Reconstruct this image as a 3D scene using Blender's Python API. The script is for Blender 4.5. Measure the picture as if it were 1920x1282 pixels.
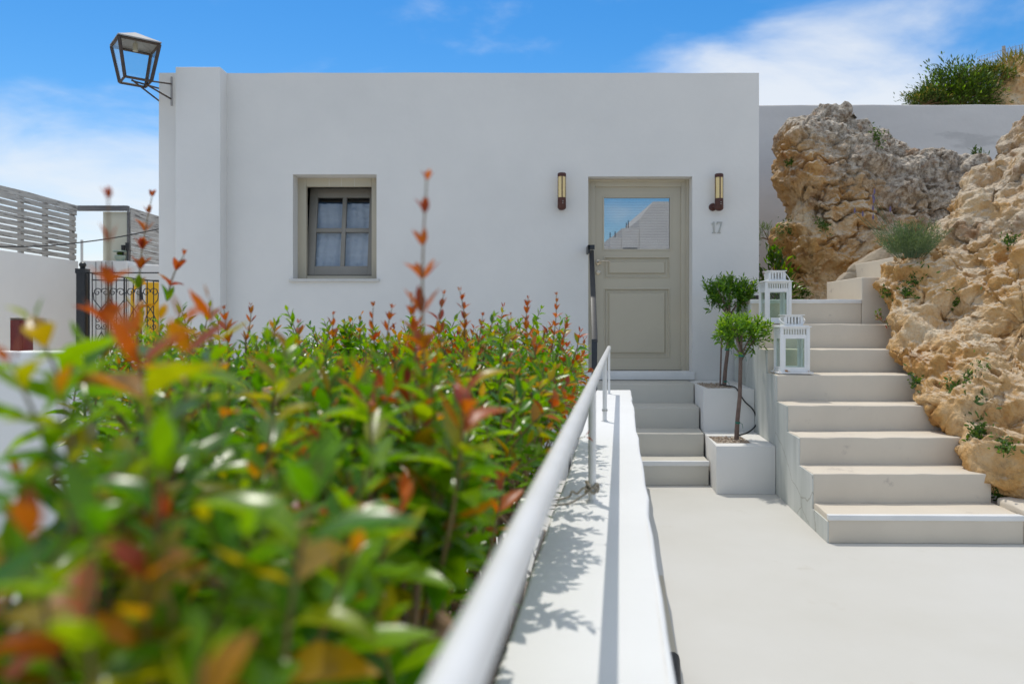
import bpy, bmesh, math, random
import numpy as np
from mathutils import Vector, Matrix
from mathutils.bvhtree import BVHTree

random.seed(7)
rng = np.random.default_rng(11)
scene = bpy.context.scene
for o in list(bpy.data.objects):
    bpy.data.objects.remove(o, do_unlink=True)
col = scene.collection

# ------------------------------------------------------------------ camera
F = 1429.0            # focal length in pixels of the 1920 wide photograph
EYE = 1.355           # camera height above the terrace
HZ = 606.0            # horizon row
cam_d = bpy.data.cameras.new('camera')
cam = bpy.data.objects.new('camera', cam_d)
col.objects.link(cam)
cam.location = (0, 0, EYE)
cam.rotation_euler = (math.pi / 2, 0, 0)
cam_d.sensor_width = 36.0
cam_d.lens = 36.0 * F / 1920.0
cam_d.shift_y = (HZ - 641.0) / 1920.0
cam_d.clip_start = 0.02
cam_d.clip_end = 2000
cam_d.dof.use_dof = True
cam_d.dof.focus_distance = 5.5
cam_d.dof.aperture_fstop = 2.7
scene.camera = cam

# ------------------------------------------------------------------ light
SUN_EL = math.radians(70)
SUN_AZ = math.radians(-23)         # left of straight ahead (+Y)
sd = Vector((math.sin(SUN_AZ) * math.cos(SUN_EL), math.cos(SUN_AZ) * math.cos(SUN_EL), math.sin(SUN_EL)))
sun_d = bpy.data.lights.new('sun', 'SUN')
sun_d.energy = 2.3
sun_d.angle = math.radians(0.55)
sun_d.color = (1.0, 0.95, 0.86)
sun = bpy.data.objects.new('sun', sun_d)
col.objects.link(sun)
sun.rotation_euler = sd.to_track_quat('Z', 'Y').to_euler()
sun.location = sd * 40

world = bpy.data.worlds.new('World')
scene.world = world
world.use_nodes = True
wn, wl = world.node_tree.nodes, world.node_tree.links
wn.clear()


def N(nodes, kind, **kw):
    n = nodes.new(kind)
    for k, v in kw.items():
        if k.startswith('i_'):
            n.inputs[k[2:]].default_value = v
        else:
            setattr(n, k, v)
    return n


def math_node(nodes, links, op, a, b=None, clamp=False):
    n = nodes.new('ShaderNodeMath')
    n.operation = op
    n.use_clamp = clamp
    for i, v in enumerate((a, b)):
        if v is None:
            continue
        if isinstance(v, (int, float)):
            n.inputs[i].default_value = v
        else:
            links.new(v, n.inputs[i])
    return n.outputs[0]


w_out = N(wn, 'ShaderNodeOutputWorld')
w_bg = N(wn, 'ShaderNodeBackground')
w_bg.inputs['Strength'].default_value = 0.12
sky = N(wn, 'ShaderNodeTexSky', sky_type='NISHITA')
sky.sun_disc = False
sky.sun_elevation = SUN_EL
sky.sun_rotation = SUN_AZ
sky.altitude = 100
sky.air_density = 1.0
sky.dust_density = 0.4
sky.ozone_density = 2.0
hs = N(wn, 'ShaderNodeHueSaturation')
hs.inputs['Hue'].default_value = 0.5
hs.inputs['Saturation'].default_value = 1.45
hs.inputs['Value'].default_value = 1.25
wl.new(sky.outputs[0], hs.inputs['Color'])
tc = N(wn, 'ShaderNodeTexCoord')
mp = N(wn, 'ShaderNodeMapping')
mp.inputs['Scale'].default_value = (1.0, 1.0, 2.6)
mp.inputs['Location'].default_value = (3.1, 0.4, 0.35)
wl.new(tc.outputs['Generated'], mp.inputs['Vector'])
nz = N(wn, 'ShaderNodeTexNoise')
nz.inputs['Scale'].default_value = 3.6
nz.inputs['Detail'].default_value = 9.0
nz.inputs['Roughness'].default_value = 0.55
nz.inputs['Distortion'].default_value = 0.35
wl.new(mp.outputs[0], nz.inputs['Vector'])
veil = math_node(wn, wl, 'ADD', nz.outputs['Fac'], 0.10)        # thin high haze over the whole sky


def cloud_bank(x, y, size, amount, direction=None):
    """Extra cloud round one direction of the sky."""
    d = Vector(((x - 960) / F, 1.0, (HZ - y) / F)).normalized()
    if direction:
        d = Vector(direction).normalized()
    v = N(wn, 'ShaderNodeVectorMath', operation='DISTANCE')
    sc = N(wn, 'ShaderNodeVectorMath', operation='MULTIPLY')
    sc.inputs[1].default_value = (1, 1, 2.0)
    wl.new(tc.outputs['Generated'], sc.inputs[0])
    wl.new(sc.outputs[0], v.inputs[0])
    v.inputs[1].default_value = (d.x, d.y, d.z * 2.0)
    m = N(wn, 'ShaderNodeMapRange', interpolation_type='SMOOTHSTEP')
    m.inputs['From Min'].default_value = size
    m.inputs['From Max'].default_value = size * 0.15
    m.inputs['To Min'].default_value = 0.0
    m.inputs['To Max'].default_value = amount
    wl.new(v.outputs['Value'], m.inputs['Value'])
    return m.outputs[0]


sep = N(wn, 'ShaderNodeSeparateXYZ')
wl.new(tc.outputs['Generated'], sep.inputs[0])
low = N(wn, 'ShaderNodeMapRange', interpolation_type='SMOOTHSTEP')
low.inputs['From Min'].default_value = 0.34
low.inputs['From Max'].default_value = 0.06
low.inputs['To Min'].default_value = -0.06
low.inputs['To Max'].default_value = 0.16
wl.new(sep.outputs['Z'], low.inputs['Value'])
dens = math_node(wn, wl, 'ADD', veil, low.outputs[0])
high = N(wn, 'ShaderNodeMapRange', interpolation_type='SMOOTHSTEP')     # broken cloud overhead
high.inputs['From Min'].default_value = 0.36
high.inputs['From Max'].default_value = 0.62
high.inputs['To Max'].default_value = 0.24
wl.new(sep.outputs['Z'], high.inputs['Value'])
dens = math_node(wn, wl, 'ADD', dens, high.outputs[0])
for args in ((1640, 125, 0.27, 0.13), (1480, 160, 0.26, 0.10), (1330, 150, 0.16, 0.05), (150, 320, 0.26, 0.01), (60, 450, 0.30, 0.03), (20, 30, 0.40, -0.24), (780, 20, 0.34, -0.09), (1080, 20, 0.32, -0.08), (1900, 30, 0.22, -0.12)):
    dens = math_node(wn, wl, 'ADD', dens, cloud_bank(*args))
dens = math_node(wn, wl, 'ADD', dens, cloud_bank(0, 0, 0.6, -0.30, (0.16, -1.0, 0.14)))     # blue gap mirrored in the door glass
cm = N(wn, 'ShaderNodeMapRange', interpolation_type='SMOOTHSTEP')
cm.inputs['From Min'].default_value = 0.45
cm.inputs['From Max'].default_value = 0.86
cm.inputs['To Max'].default_value = 0.86
wl.new(dens, cm.inputs['Value'])
mixw = N(wn, 'ShaderNodeMix', data_type='RGBA')
mixw.inputs['B'].default_value = (7.4, 7.65, 7.9, 1)
wl.new(cm.outputs[0], mixw.inputs['Factor'])
wl.new(hs.outputs[0], mixw.inputs['A'])
wl.new(mixw.outputs['Result'], w_bg.inputs['Color'])
wl.new(w_bg.outputs[0], w_out.inputs['Surface'])

scene.view_settings.view_transform = 'Standard'
scene.view_settings.look = 'None'
scene.view_settings.gamma = 1.0
scene.view_settings.use_curve_mapping = False
scene.view_settings.exposure = 0.0
scene.render.engine = 'CYCLES'
scene.cycles.use_denoising = True
scene.cycles.max_bounces = 8
scene.cycles.diffuse_bounces = 5
scene.cycles.transparent_max_bounces = 12


# ------------------------------------------------------------------ helpers
def P(x, y, d):
    """World point seen at pixel (x, y) of the photograph at depth d."""
    return Vector(((x - 960) * d / F, d, EYE - (y - HZ) * d / F))


PERM = np.concatenate([rng.permutation(256)] * 3)
GRAD = np.array([(1, 1, 0), (-1, 1, 0), (1, -1, 0), (-1, -1, 0), (1, 0, 1), (-1, 0, 1), (1, 0, -1), (-1, 0, -1),
                 (0, 1, 1), (0, -1, 1), (0, 1, -1), (0, -1, -1), (1, 1, 0), (-1, 1, 0), (0, -1, 1), (0, -1, -1)], float)


def perlin(p):
    i = np.floor(p).astype(int)
    f = p - i
    i &= 255
    u = f * f * f * (f * (f * 6 - 15) + 10)
    out = np.zeros(len(p))
    for dx in (0, 1):
        wx = u[:, 0] if dx else 1 - u[:, 0]
        for dy in (0, 1):
            wy = u[:, 1] if dy else 1 - u[:, 1]
            for dz in (0, 1):
                wz = u[:, 2] if dz else 1 - u[:, 2]
                h = PERM[PERM[PERM[i[:, 0] + dx] + i[:, 1] + dy] + i[:, 2] + dz] & 15
                g = GRAD[h]
                out += wx * wy * wz * (g[:, 0] * (f[:, 0] - dx) + g[:, 1] * (f[:, 1] - dy) + g[:, 2] * (f[:, 2] - dz))
    return out


def fbm(p, octaves=4, gain=0.5):
    a, out = 1.0, np.zeros(len(p))
    for _ in range(octaves):
        out += a * perlin(p)
        p = p * 2.03 + 17.3
        a *= gain
    return out


def worley(p):
    """Distance to the nearest feature point."""
    i = np.floor(p).astype(int)
    best = np.full(len(p), 9.0)
    for dx in (-1, 0, 1):
        for dy in (-1, 0, 1):
            for dz in (-1, 0, 1):
                c = i + (dx, dy, dz)
                m = c & 255
                h = PERM[PERM[PERM[m[:, 0]] + m[:, 1]] + m[:, 2]]
                q = c + np.stack([PERM[h + 1], PERM[h + 2], PERM[h + 3]], 1) / 255.0
                best = np.minimum(best, np.linalg.norm(q - p, axis=1))
    return best


def tag(o, label=None, cat=None, group=None, kind=None):
    if label:
        o['label'] = label
    if cat:
        o['category'] = cat
    if group:
        o['group'] = group
    if kind:
        o['kind'] = kind
    return o


def empty(name, loc=(0, 0, 0), rz=0.0):
    o = bpy.data.objects.new(name, None)
    o.location = loc
    o.rotation_euler.z = rz
    o.empty_display_size = 0.1
    col.objects.link(o)
    return o


def link(name, me, m=None, parent=None):
    if m is not None and not me.materials:
        for mm in (m if isinstance(m, (list, tuple)) else [m]):
            me.materials.append(mm)
    o = bpy.data.objects.new(name, me)
    col.objects.link(o)
    if parent is not None:
        o.parent = parent
    return o


class MB:
    """Collects shapes for ONE mesh object."""

    def __init__(self):
        self.v, self.f = [], []

    def add(self, vs, fs):
        b = len(self.v)
        self.v += [tuple(v) for v in vs]
        self.f += [tuple(b + i for i in f) for f in fs]
        return self

    def box(self, x0, x1, y0, y1, z0, z1, mat=None):
        vs = [Vector(p) for p in ((x0, y0, z0), (x1, y0, z0), (x1, y1, z0), (x0, y1, z0), (x0, y0, z1), (x1, y0, z1), (x1, y1, z1), (x0, y1, z1))]
        if mat is not None:
            vs = [mat @ v for v in vs]
        return self.add(vs, [(0, 3, 2, 1), (4, 5, 6, 7), (0, 1, 5, 4), (1, 2, 6, 5), (2, 3, 7, 6), (3, 0, 4, 7)])

    def tube(self, pts, r, n=8, cap=True):
        pts = [Vector(p) for p in pts]
        rs = r if isinstance(r, (list, tuple)) else [r] * len(pts)
        vs, fs = [], []
        prev = None
        for k, p in enumerate(pts):
            t = (pts[min(k + 1, len(pts) - 1)] - pts[max(k - 1, 0)])
            t = t.normalized() if t.length > 1e-9 else Vector((0, 0, 1))
            if prev is None:
                a = Vector((0, 0, 1)) if abs(t.z) < 0.9 else Vector((1, 0, 0))
                u = t.cross(a).normalized()
            else:
                u = (prev - t * prev.dot(t)).normalized()
            prev = u
            w = t.cross(u)
            for j in range(n):
                an = 2 * math.pi * j / n
                vs.append(p + (u * math.cos(an) + w * math.sin(an)) * rs[k])
        for k in range(len(pts) - 1):
            for j in range(n):
                a, b = k * n + j, k * n + (j + 1) % n
                fs.append((a, b, b + n, a + n))
        if cap:
            fs.append(tuple(reversed(range(n))))
            fs.append(tuple(range((len(pts) - 1) * n, len(pts) * n)))
        return self.add(vs, fs)

    def lathe(self, prof, c=(0, 0, 0), n=20):
        """prof: (radius, z) pairs bottom to top."""
        vs, fs = [], []
        for r, z in prof:
            for j in range(n):
                a = 2 * math.pi * j / n
                vs.append((c[0] + r * math.cos(a), c[1] + r * math.sin(a), c[2] + z))
        for k in range(len(prof) - 1):
            for j in range(n):
                a, b = k * n + j, k * n + (j + 1) % n
                fs.append((a, b, b + n, a + n))
        fs.append(tuple(reversed(range(n))))
        fs.append(tuple(range((len(prof) - 1) * n, len(prof) * n)))
        return self.add(vs, fs)

    def mesh(self, name, smooth=False, angle=40, bevel=0.0):
        me = bpy.data.meshes.new(name)
        me.from_pydata(self.v, [], self.f)
        if bevel:
            bm = bmesh.new()
            bm.from_mesh(me)
            bmesh.ops.recalc_face_normals(bm, faces=bm.faces)
            es = [e for e in bm.edges if len(e.link_faces) == 2 and e.calc_face_angle(0) > 0.6]
            bmesh.ops.bevel(bm, geom=es, offset=bevel, segments=2, profile=0.6, affect='EDGES', clamp_overlap=True)
            bm.to_mesh(me)
            bm.free()
        else:
            bm = bmesh.new()
            bm.from_mesh(me)
            bmesh.ops.recalc_face_normals(bm, faces=bm.faces)
            bm.to_mesh(me)
            bm.free()
        if smooth or bevel:
            me.shade_smooth()
            me.set_sharp_from_angle(angle=math.radians(angle))
        return me

    def build(self, name, m, parent=None, smooth=False, angle=40, bevel=0.0):
        return link(name, self.mesh(name, smooth, angle, bevel), m, parent)


def slab(name, poly, z0, z1, m, parent=None, res=0.09, jit=0.0022, bevel=0.007):
    """A plastered block: plan outline poly, slightly uneven arrises, rounded edges."""
    pts = []
    for a, b in zip(poly, poly[1:] + poly[:1]):
        a, b = Vector((a[0], a[1])), Vector((b[0], b[1]))
        n = max(1, int((b - a).length / res))
        for k in range(n):
            q = a.lerp(b, k / n)
            if k:
                q = q + Vector((random.gauss(0, jit), random.gauss(0, jit)))
            pts.append(q)
    n = len(pts)
    vs = [(p.x, p.y, z0) for p in pts] + [(p.x, p.y, z1 + random.gauss(0, jit * 0.6)) for p in pts]
    fs = [tuple(range(n, 2 * n)), tuple(reversed(range(n)))]
    fs += [(k, (k + 1) % n, n + (k + 1) % n, n + k) for k in range(n)]
    me = bpy.data.meshes.new(name)
    me.from_pydata(vs, [], fs)
    bm = bmesh.new()
    bm.from_mesh(me)
    bmesh.ops.recalc_face_normals(bm, faces=bm.faces)
    es = [e for e in bm.edges if len(e.link_faces) == 2 and e.calc_face_angle(0) > 0.5]
    bmesh.ops.bevel(bm, geom=es, offset=bevel, segments=3, profile=0.5, affect='EDGES', clamp_overlap=True)
    bm.to_mesh(me)
    bm.free()
    me.shade_smooth()
    me.set_sharp_from_angle(angle=math.radians(35))
    return link(name, me, m, parent)


# ------------------------------------------------------------------ materials
def srgb(r, g, b):
    f = lambda c: (c / 255 / 12.92) if c <= 10 else ((c / 255 + 0.055) / 1.055) ** 2.4
    return (f(r), f(g), f(b), 1)


def new_mat(name):
    m = bpy.data.materials.new(name)
    m.use_nodes = True
    nt = m.node_tree
    return m, nt.nodes, nt.links, nt.nodes['Principled BSDF']


def surf(name, c1, c2=None, scale=3.0, rough=0.8, bump=0.0, bscale=40.0, metal=0.0, spots=None, spot_scale=20.0, spot_cut=0.62, spec=0.5, stretch=(1, 1, 1), bdist=0.01):
    """Two-tone mottled surface with fine relief and optional stains."""
    m, n, l, b = new_mat(name)
    b.inputs['Roughness'].default_value = rough
    b.inputs['Metallic'].default_value = metal
    b.inputs['Specular IOR Level'].default_value = spec
    geo = N(n, 'ShaderNodeNewGeometry')
    mpn = N(n, 'ShaderNodeMapping')
    mpn.inputs['Scale'].default_value = stretch
    l.new(geo.outputs['Position'], mpn.inputs['Vector'])
    c2 = c2 or c1
    t = N(n, 'ShaderNodeTexNoise')
    t.inputs['Scale'].default_value = scale
    t.inputs['Detail'].default_value = 6
    t.inputs['Roughness'].default_value = 0.6
    l.new(mpn.outputs[0], t.inputs['Vector'])
    r = N(n, 'ShaderNodeMapRange')
    r.inputs['From Min'].default_value = 0.32
    r.inputs['From Max'].default_value = 0.68
    l.new(t.outputs['Fac'], r.inputs['Value'])
    mx = N(n, 'ShaderNodeMix', data_type='RGBA')
    mx.inputs['A'].default_value = (*c1[:3], 1)
    mx.inputs['B'].default_value = (*c2[:3], 1)
    l.new(r.outputs[0], mx.inputs['Factor'])
    out = mx.outputs['Result']
    if spots:
        t2 = N(n, 'ShaderNodeTexNoise')
        t2.inputs['Scale'].default_value = spot_scale
        t2.inputs['Detail'].default_value = 8
        t2.inputs['Roughness'].default_value = 0.65
        l.new(mpn.outputs[0], t2.inputs['Vector'])
        r2 = N(n, 'ShaderNodeMapRange', interpolation_type='SMOOTHSTEP')
        r2.inputs['From Min'].default_value = spot_cut
        r2.inputs['From Max'].default_value = spot_cut + 0.1
        l.new(t2.outputs['Fac'], r2.inputs['Value'])
        mx2 = N(n, 'ShaderNodeMix', data_type='RGBA')
        mx2.inputs['B'].default_value = (*spots[:3], 1)
        l.new(r2.outputs[0], mx2.inputs['Factor'])
        l.new(out, mx2.inputs['A'])
        out = mx2.outputs['Result']
    l.new(out, b.inputs['Base Color'])
    if bump:
        t3 = N(n, 'ShaderNodeTexNoise')
        t3.inputs['Scale'].default_value = bscale
        t3.inputs['Detail'].default_value = 5
        l.new(geo.outputs['Position'], t3.inputs['Vector'])
        bp = N(n, 'ShaderNodeBump')
        bp.inputs['Strength'].default_value = bump
        bp.inputs['Distance'].default_value = bdist
        l.new(t3.outputs['Fac'], bp.inputs['Height'])
        l.new(bp.outputs[0], b.inputs['Normal'])
    return m


M = {}
M['white'] = surf('white_plaster', (0.775, 0.755, 0.72), (0.715, 0.70, 0.67), 1.1, 0.85, 0.4, 9, bdist=0.010)
M['white_top'] = surf('white_parapet_paint', (0.80, 0.80, 0.79), (0.76, 0.76, 0.75), 2.2, 0.8, 0.25, 30, spots=(0.62, 0.61, 0.58), spot_scale=9, spot_cut=0.70, bdist=0.004)
M['white_bright'] = surf('fresh_whitewash', (0.84, 0.83, 0.80), (0.80, 0.79, 0.765), 1.3, 0.85, 0.25, 14, bdist=0.006)
M['greywall'] = surf('grey_plaster', (0.68, 0.65, 0.62), (0.60, 0.575, 0.55), 0.9, 0.9, 0.4, 6, spots=(0.52, 0.50, 0.48), spot_scale=1.6, spot_cut=0.60, stretch=(0.5, 1, 1.6), bdist=0.02)
M['nosing'] = surf('white_nosing_paint', (0.76, 0.755, 0.74), (0.70, 0.70, 0.69), 5, 0.7, 0.2, 30, bdist=0.003)
M['floor'] = surf('cream_screed', (0.585, 0.572, 0.535), (0.545, 0.528, 0.48), 0.9, 0.75, 0.2, 9, spots=(0.52, 0.495, 0.44), spot_scale=1.7, spot_cut=0.60, bdist=0.004)
M['step'] = surf('beige_step_screed', (0.67, 0.595, 0.485), (0.61, 0.54, 0.44), 2.0, 0.8, 0.25, 18, spots=(0.49, 0.43, 0.36), spot_scale=4.5, spot_cut=0.62, bdist=0.004)
M['step_grey'] = surf('grey_step_screed', (0.58, 0.55, 0.48), (0.53, 0.505, 0.44), 2.0, 0.8, 0.25, 18, bdist=0.004)
M['taupe'] = surf('taupe_paint', (0.515, 0.46, 0.35), (0.49, 0.435, 0.33), 3, 0.45, 0.1, 60, bdist=0.002)
M['taupe_shaded'] = surf('shaded_taupe_sash', (0.30, 0.275, 0.235), (0.26, 0.24, 0.205), 3, 0.5)  # darker taupe: shade inside the opening painted into the sash colour
M['stone_sill'] = surf('pale_marble', (0.62, 0.60, 0.56), (0.54, 0.53, 0.50), 9, 0.5)
M['black'] = surf('black_iron', (0.016, 0.018, 0.022), (0.028, 0.03, 0.034), 12, 0.42, 0.15, 60, bdist=0.002)
M['rubber'] = surf('black_rubber', (0.015, 0.015, 0.016), (0.03, 0.03, 0.032), 30, 0.6)
M['rail_white'] = surf('white_rail_paint', (0.76, 0.755, 0.74), (0.70, 0.695, 0.67), 14, 0.32, 0.1, 80, spots=(0.45, 0.40, 0.33), spot_scale=26, spot_cut=0.74, bdist=0.002)
M['nickel'] = surf('worn_nickel', (0.62, 0.54, 0.42), (0.52, 0.45, 0.36), 30, 0.28, metal=1.0)
M['rust'] = surf('rust_brown_metal', (0.10, 0.03, 0.018), (0.055, 0.016, 0.011), 25, 0.5, 0.3, 90, bdist=0.002)
M['number'] = surf('brushed_grey_metal', (0.50, 0.50, 0.46), (0.42, 0.42, 0.39), 60, 0.4, metal=0.2)
M['lantern'] = surf('chipped_white_enamel', (0.80, 0.80, 0.79), (0.74, 0.74, 0.72), 9, 0.5, 0.1, 60, spots=(0.38, 0.17, 0.06), spot_scale=22, spot_cut=0.68, bdist=0.002)
M['lantern_base'] = surf('rusting_white_enamel', (0.80, 0.80, 0.79), (0.72, 0.71, 0.69), 9, 0.5, 0.1, 60, spots=(0.42, 0.19, 0.06), spot_scale=19, spot_cut=0.56, bdist=0.002)
M['street'] = surf('rusty_dark_metal', (0.04, 0.032, 0.028), (0.085, 0.05, 0.03), 16, 0.6, 0.3, 70, spots=(0.42, 0.38, 0.34), spot_scale=9, spot_cut=0.64, bdist=0.002)
M['street_lid'] = surf('faded_zinc', (0.40, 0.39, 0.39), (0.30, 0.29, 0.28), 9, 0.6, spots=(0.16, 0.10, 0.07), spot_scale=14, spot_cut=0.60)
M['ceramic'] = surf('lamp_socket_ceramic', (0.50, 0.46, 0.36), None, 5, 0.4)
M['bark'] = surf('pinkish_bark', (0.22, 0.145, 0.115), (0.13, 0.09, 0.07), 30, 0.85, 0.6, 90, bdist=0.004)
M['tie'] = surf('green_plant_tie', (0.01, 0.20, 0.13), (0.01, 0.15, 0.10), 30, 0.5)
M['rope'] = surf('frayed_rope', (0.42, 0.37, 0.29), (0.28, 0.24, 0.18), 90, 0.9, 0.6, 200, bdist=0.004)
M['grey_wood'] = surf('weathered_grey_wood', (0.56, 0.54, 0.49), (0.36, 0.34, 0.31), 7, 0.9, 0.4, 40, spots=(0.17, 0.155, 0.14), spot_scale=11, spot_cut=0.53, stretch=(1, 0.25, 3), bdist=0.004)
M['dark_wood'] = surf('dark_weathered_wood', (0.12, 0.115, 0.115), (0.20, 0.19, 0.185), 9, 0.9, stretch=(0.4, 1, 3))
M['burgundy'] = surf('burgundy_paint', (0.19, 0.022, 0.022), (0.15, 0.017, 0.018), 5, 0.45)
M['beige_panel'] = surf('beige_panel', (0.70, 0.66, 0.52), (0.64, 0.60, 0.47), 2, 0.7)
M['yellow'] = surf('yellow_enamel', (0.92, 0.50, 0.012), (0.86, 0.45, 0.01), 4, 0.4, spots=(0.35, 0.2, 0.03), spot_scale=14, spot_cut=0.70)
M['jade'] = surf('pale_green_glaze', (0.30, 0.42, 0.36), (0.40, 0.45, 0.34), 18, 0.3)
M['soil'] = surf('brown_soil', (0.16, 0.115, 0.08), (0.09, 0.065, 0.045), 14, 0.95, 0.8, 30, bdist=0.02)
M['earth'] = surf('dry_hill_earth', (0.36, 0.27, 0.18), (0.28, 0.20, 0.13), 0.8, 0.95, 0.8, 3, bdist=0.05)
M['dark_room'] = surf('unlit_interior', (0.10, 0.095, 0.09), None, 3, 0.9)
M['curtain'] = surf('sheer_white_curtain', (0.74, 0.74, 0.73), (0.64, 0.645, 0.65), 5, 0.9, 0.9, 9, stretch=(1, 1, 5), bdist=0.03)
M['blind'] = surf('white_blind_slat', (0.36, 0.40, 0.42), None, 3, 0.5)
M['shade_glass'] = surf('tinted_pane', (0.06, 0.07, 0.08), None, 3, 0.15)


def pebble_mat():
    m, n, l, b = new_mat('mixed_pebbles')
    g = N(n, 'ShaderNodeNewGeometry')
    cr = N(n, 'ShaderNodeValToRGB')
    for i, (p, c) in enumerate(((0.0, (0.16, 0.10, 0.065, 1)), (0.35, (0.42, 0.32, 0.23, 1)), (0.7, (0.55, 0.47, 0.38, 1)), (1.0, (0.30, 0.22, 0.16, 1)))):
        e = cr.color_ramp.elements[i] if i < 2 else cr.color_ramp.elements.new(p)
        e.position = p
        e.color = c
    l.new(g.outputs['Random Per Island'], cr.inputs[0])
    l.new(cr.outputs[0], b.inputs['Base Color'])
    b.inputs['Roughness'].default_value = 0.8
    return m


M['pebble'] = pebble_mat()


def stair_side_mat():
    """Stained, cracked side wall of the stone stairs: vertical grey-green runs and hairline cracks."""
    m, n, l, b = new_mat('stained_stair_side')
    g = N(n, 'ShaderNodeNewGeometry')
    mpn = N(n, 'ShaderNodeMapping')
    mpn.inputs['Scale'].default_value = (3, 3, 0.5)
    l.new(g.outputs['Position'], mpn.inputs['Vector'])
    t = N(n, 'ShaderNodeTexNoise', i_Scale=2.0, i_Detail=7)
    l.new(mpn.outputs[0], t.inputs['Vector'])
    r = N(n, 'ShaderNodeValToRGB')
    r.color_ramp.elements[0].position = 0.35
    r.color_ramp.elements[0].color = (0.60, 0.61, 0.57, 1)
    r.color_ramp.elements[1].position = 0.68
    r.color_ramp.elements[1].color = (0.44, 0.46, 0.42, 1)
    l.new(t.outputs['Fac'], r.inputs[0])
    v = N(n, 'ShaderNodeTexVoronoi', feature='DISTANCE_TO_EDGE', i_Scale=1.25)
    t2 = N(n, 'ShaderNodeTexNoise', i_Scale=3.5, i_Detail=4)
    l.new(g.outputs['Position'], t2.inputs['Vector'])
    mv = N(n, 'ShaderNodeMix', data_type='VECTOR')
    mv.inputs['Factor'].default_value = 0.16
    l.new(g.outputs['Position'], mv.inputs['A'])
    l.new(t2.outputs['Color'], mv.inputs['B'])
    l.new(mv.outputs['Result'], v.inputs['Vector'])
    rr = N(n, 'ShaderNodeMapRange')
    rr.inputs['From Min'].default_value = 0.002
    rr.inputs['From Max'].default_value = 0.006
    rr.inputs['To Min'].default_value = 0.55
    rr.inputs['To Max'].default_value = 0.0
    l.new(v.outputs['Distance'], rr.inputs['Value'])
    mx = N(n, 'ShaderNodeMix', data_type='RGBA')
    mx.inputs['B'].default_value = (0.26, 0.24, 0.19, 1)
    l.new(rr.outputs[0], mx.inputs['Factor'])
    l.new(r.outputs[0], mx.inputs['A'])
    l.new(mx.outputs['Result'], b.inputs['Base Color'])
    b.inputs['Roughness'].default_value = 0.85
    return m


M['stair_side'] = stair_side_mat()


def glass_mat(name, tint=(1, 1, 1), refl=0.10, rough=0.0):
    m, n, l, b = new_mat(name)
    n.remove(b)
    out = n['Material Output']
    tr = N(n, 'ShaderNodeBsdfTransparent')
    tr.inputs[0].default_value = (*tint, 1)
    gl = N(n, 'ShaderNodeBsdfGlossy')
    gl.inputs['Roughness'].default_value = rough
    g = N(n, 'ShaderNodeNewGeometry')
    dt = N(n, 'ShaderNodeVectorMath', operation='DOT_PRODUCT')
    l.new(g.outputs['Normal'], dt.inputs[0])
    l.new(g.outputs['Incoming'], dt.inputs[1])
    inv_ = math_node(n, l, 'SUBTRACT', 1.0, math_node(n, l, 'ABSOLUTE', dt.outputs['Value']), True)
    fr = math_node(n, l, 'POWER', inv_, 5.0)
    ad = math_node(n, l, 'ADD', math_node(n, l, 'MULTIPLY', fr, 0.9), refl + 0.025, True)
    mx = N(n, 'ShaderNodeMixShader')
    l.new(ad, mx.inputs[0])
    l.new(tr.outputs[0], mx.inputs[1])
    l.new(gl.outputs[0], mx.inputs[2])
    l.new(mx.outputs[0], out.inputs['Surface'])
    return m


M['glass'] = glass_mat('clear_glass', (0.97, 0.985, 0.98), 0.0)
M['glass_green'] = glass_mat('lantern_glass', (0.90, 0.955, 0.93), 0.0)
M['glass_door'] = glass_mat('coated_door_glass', (0.85, 0.91, 0.95), 0.44)
M['glass_window'] = glass_mat('window_glass', (0.90, 0.92, 0.94), 0.015)
M['amber'] = surf('amber_lamp_glass', (0.80, 0.60, 0.26), (0.85, 0.66, 0.32), 40, 0.15)


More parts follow.
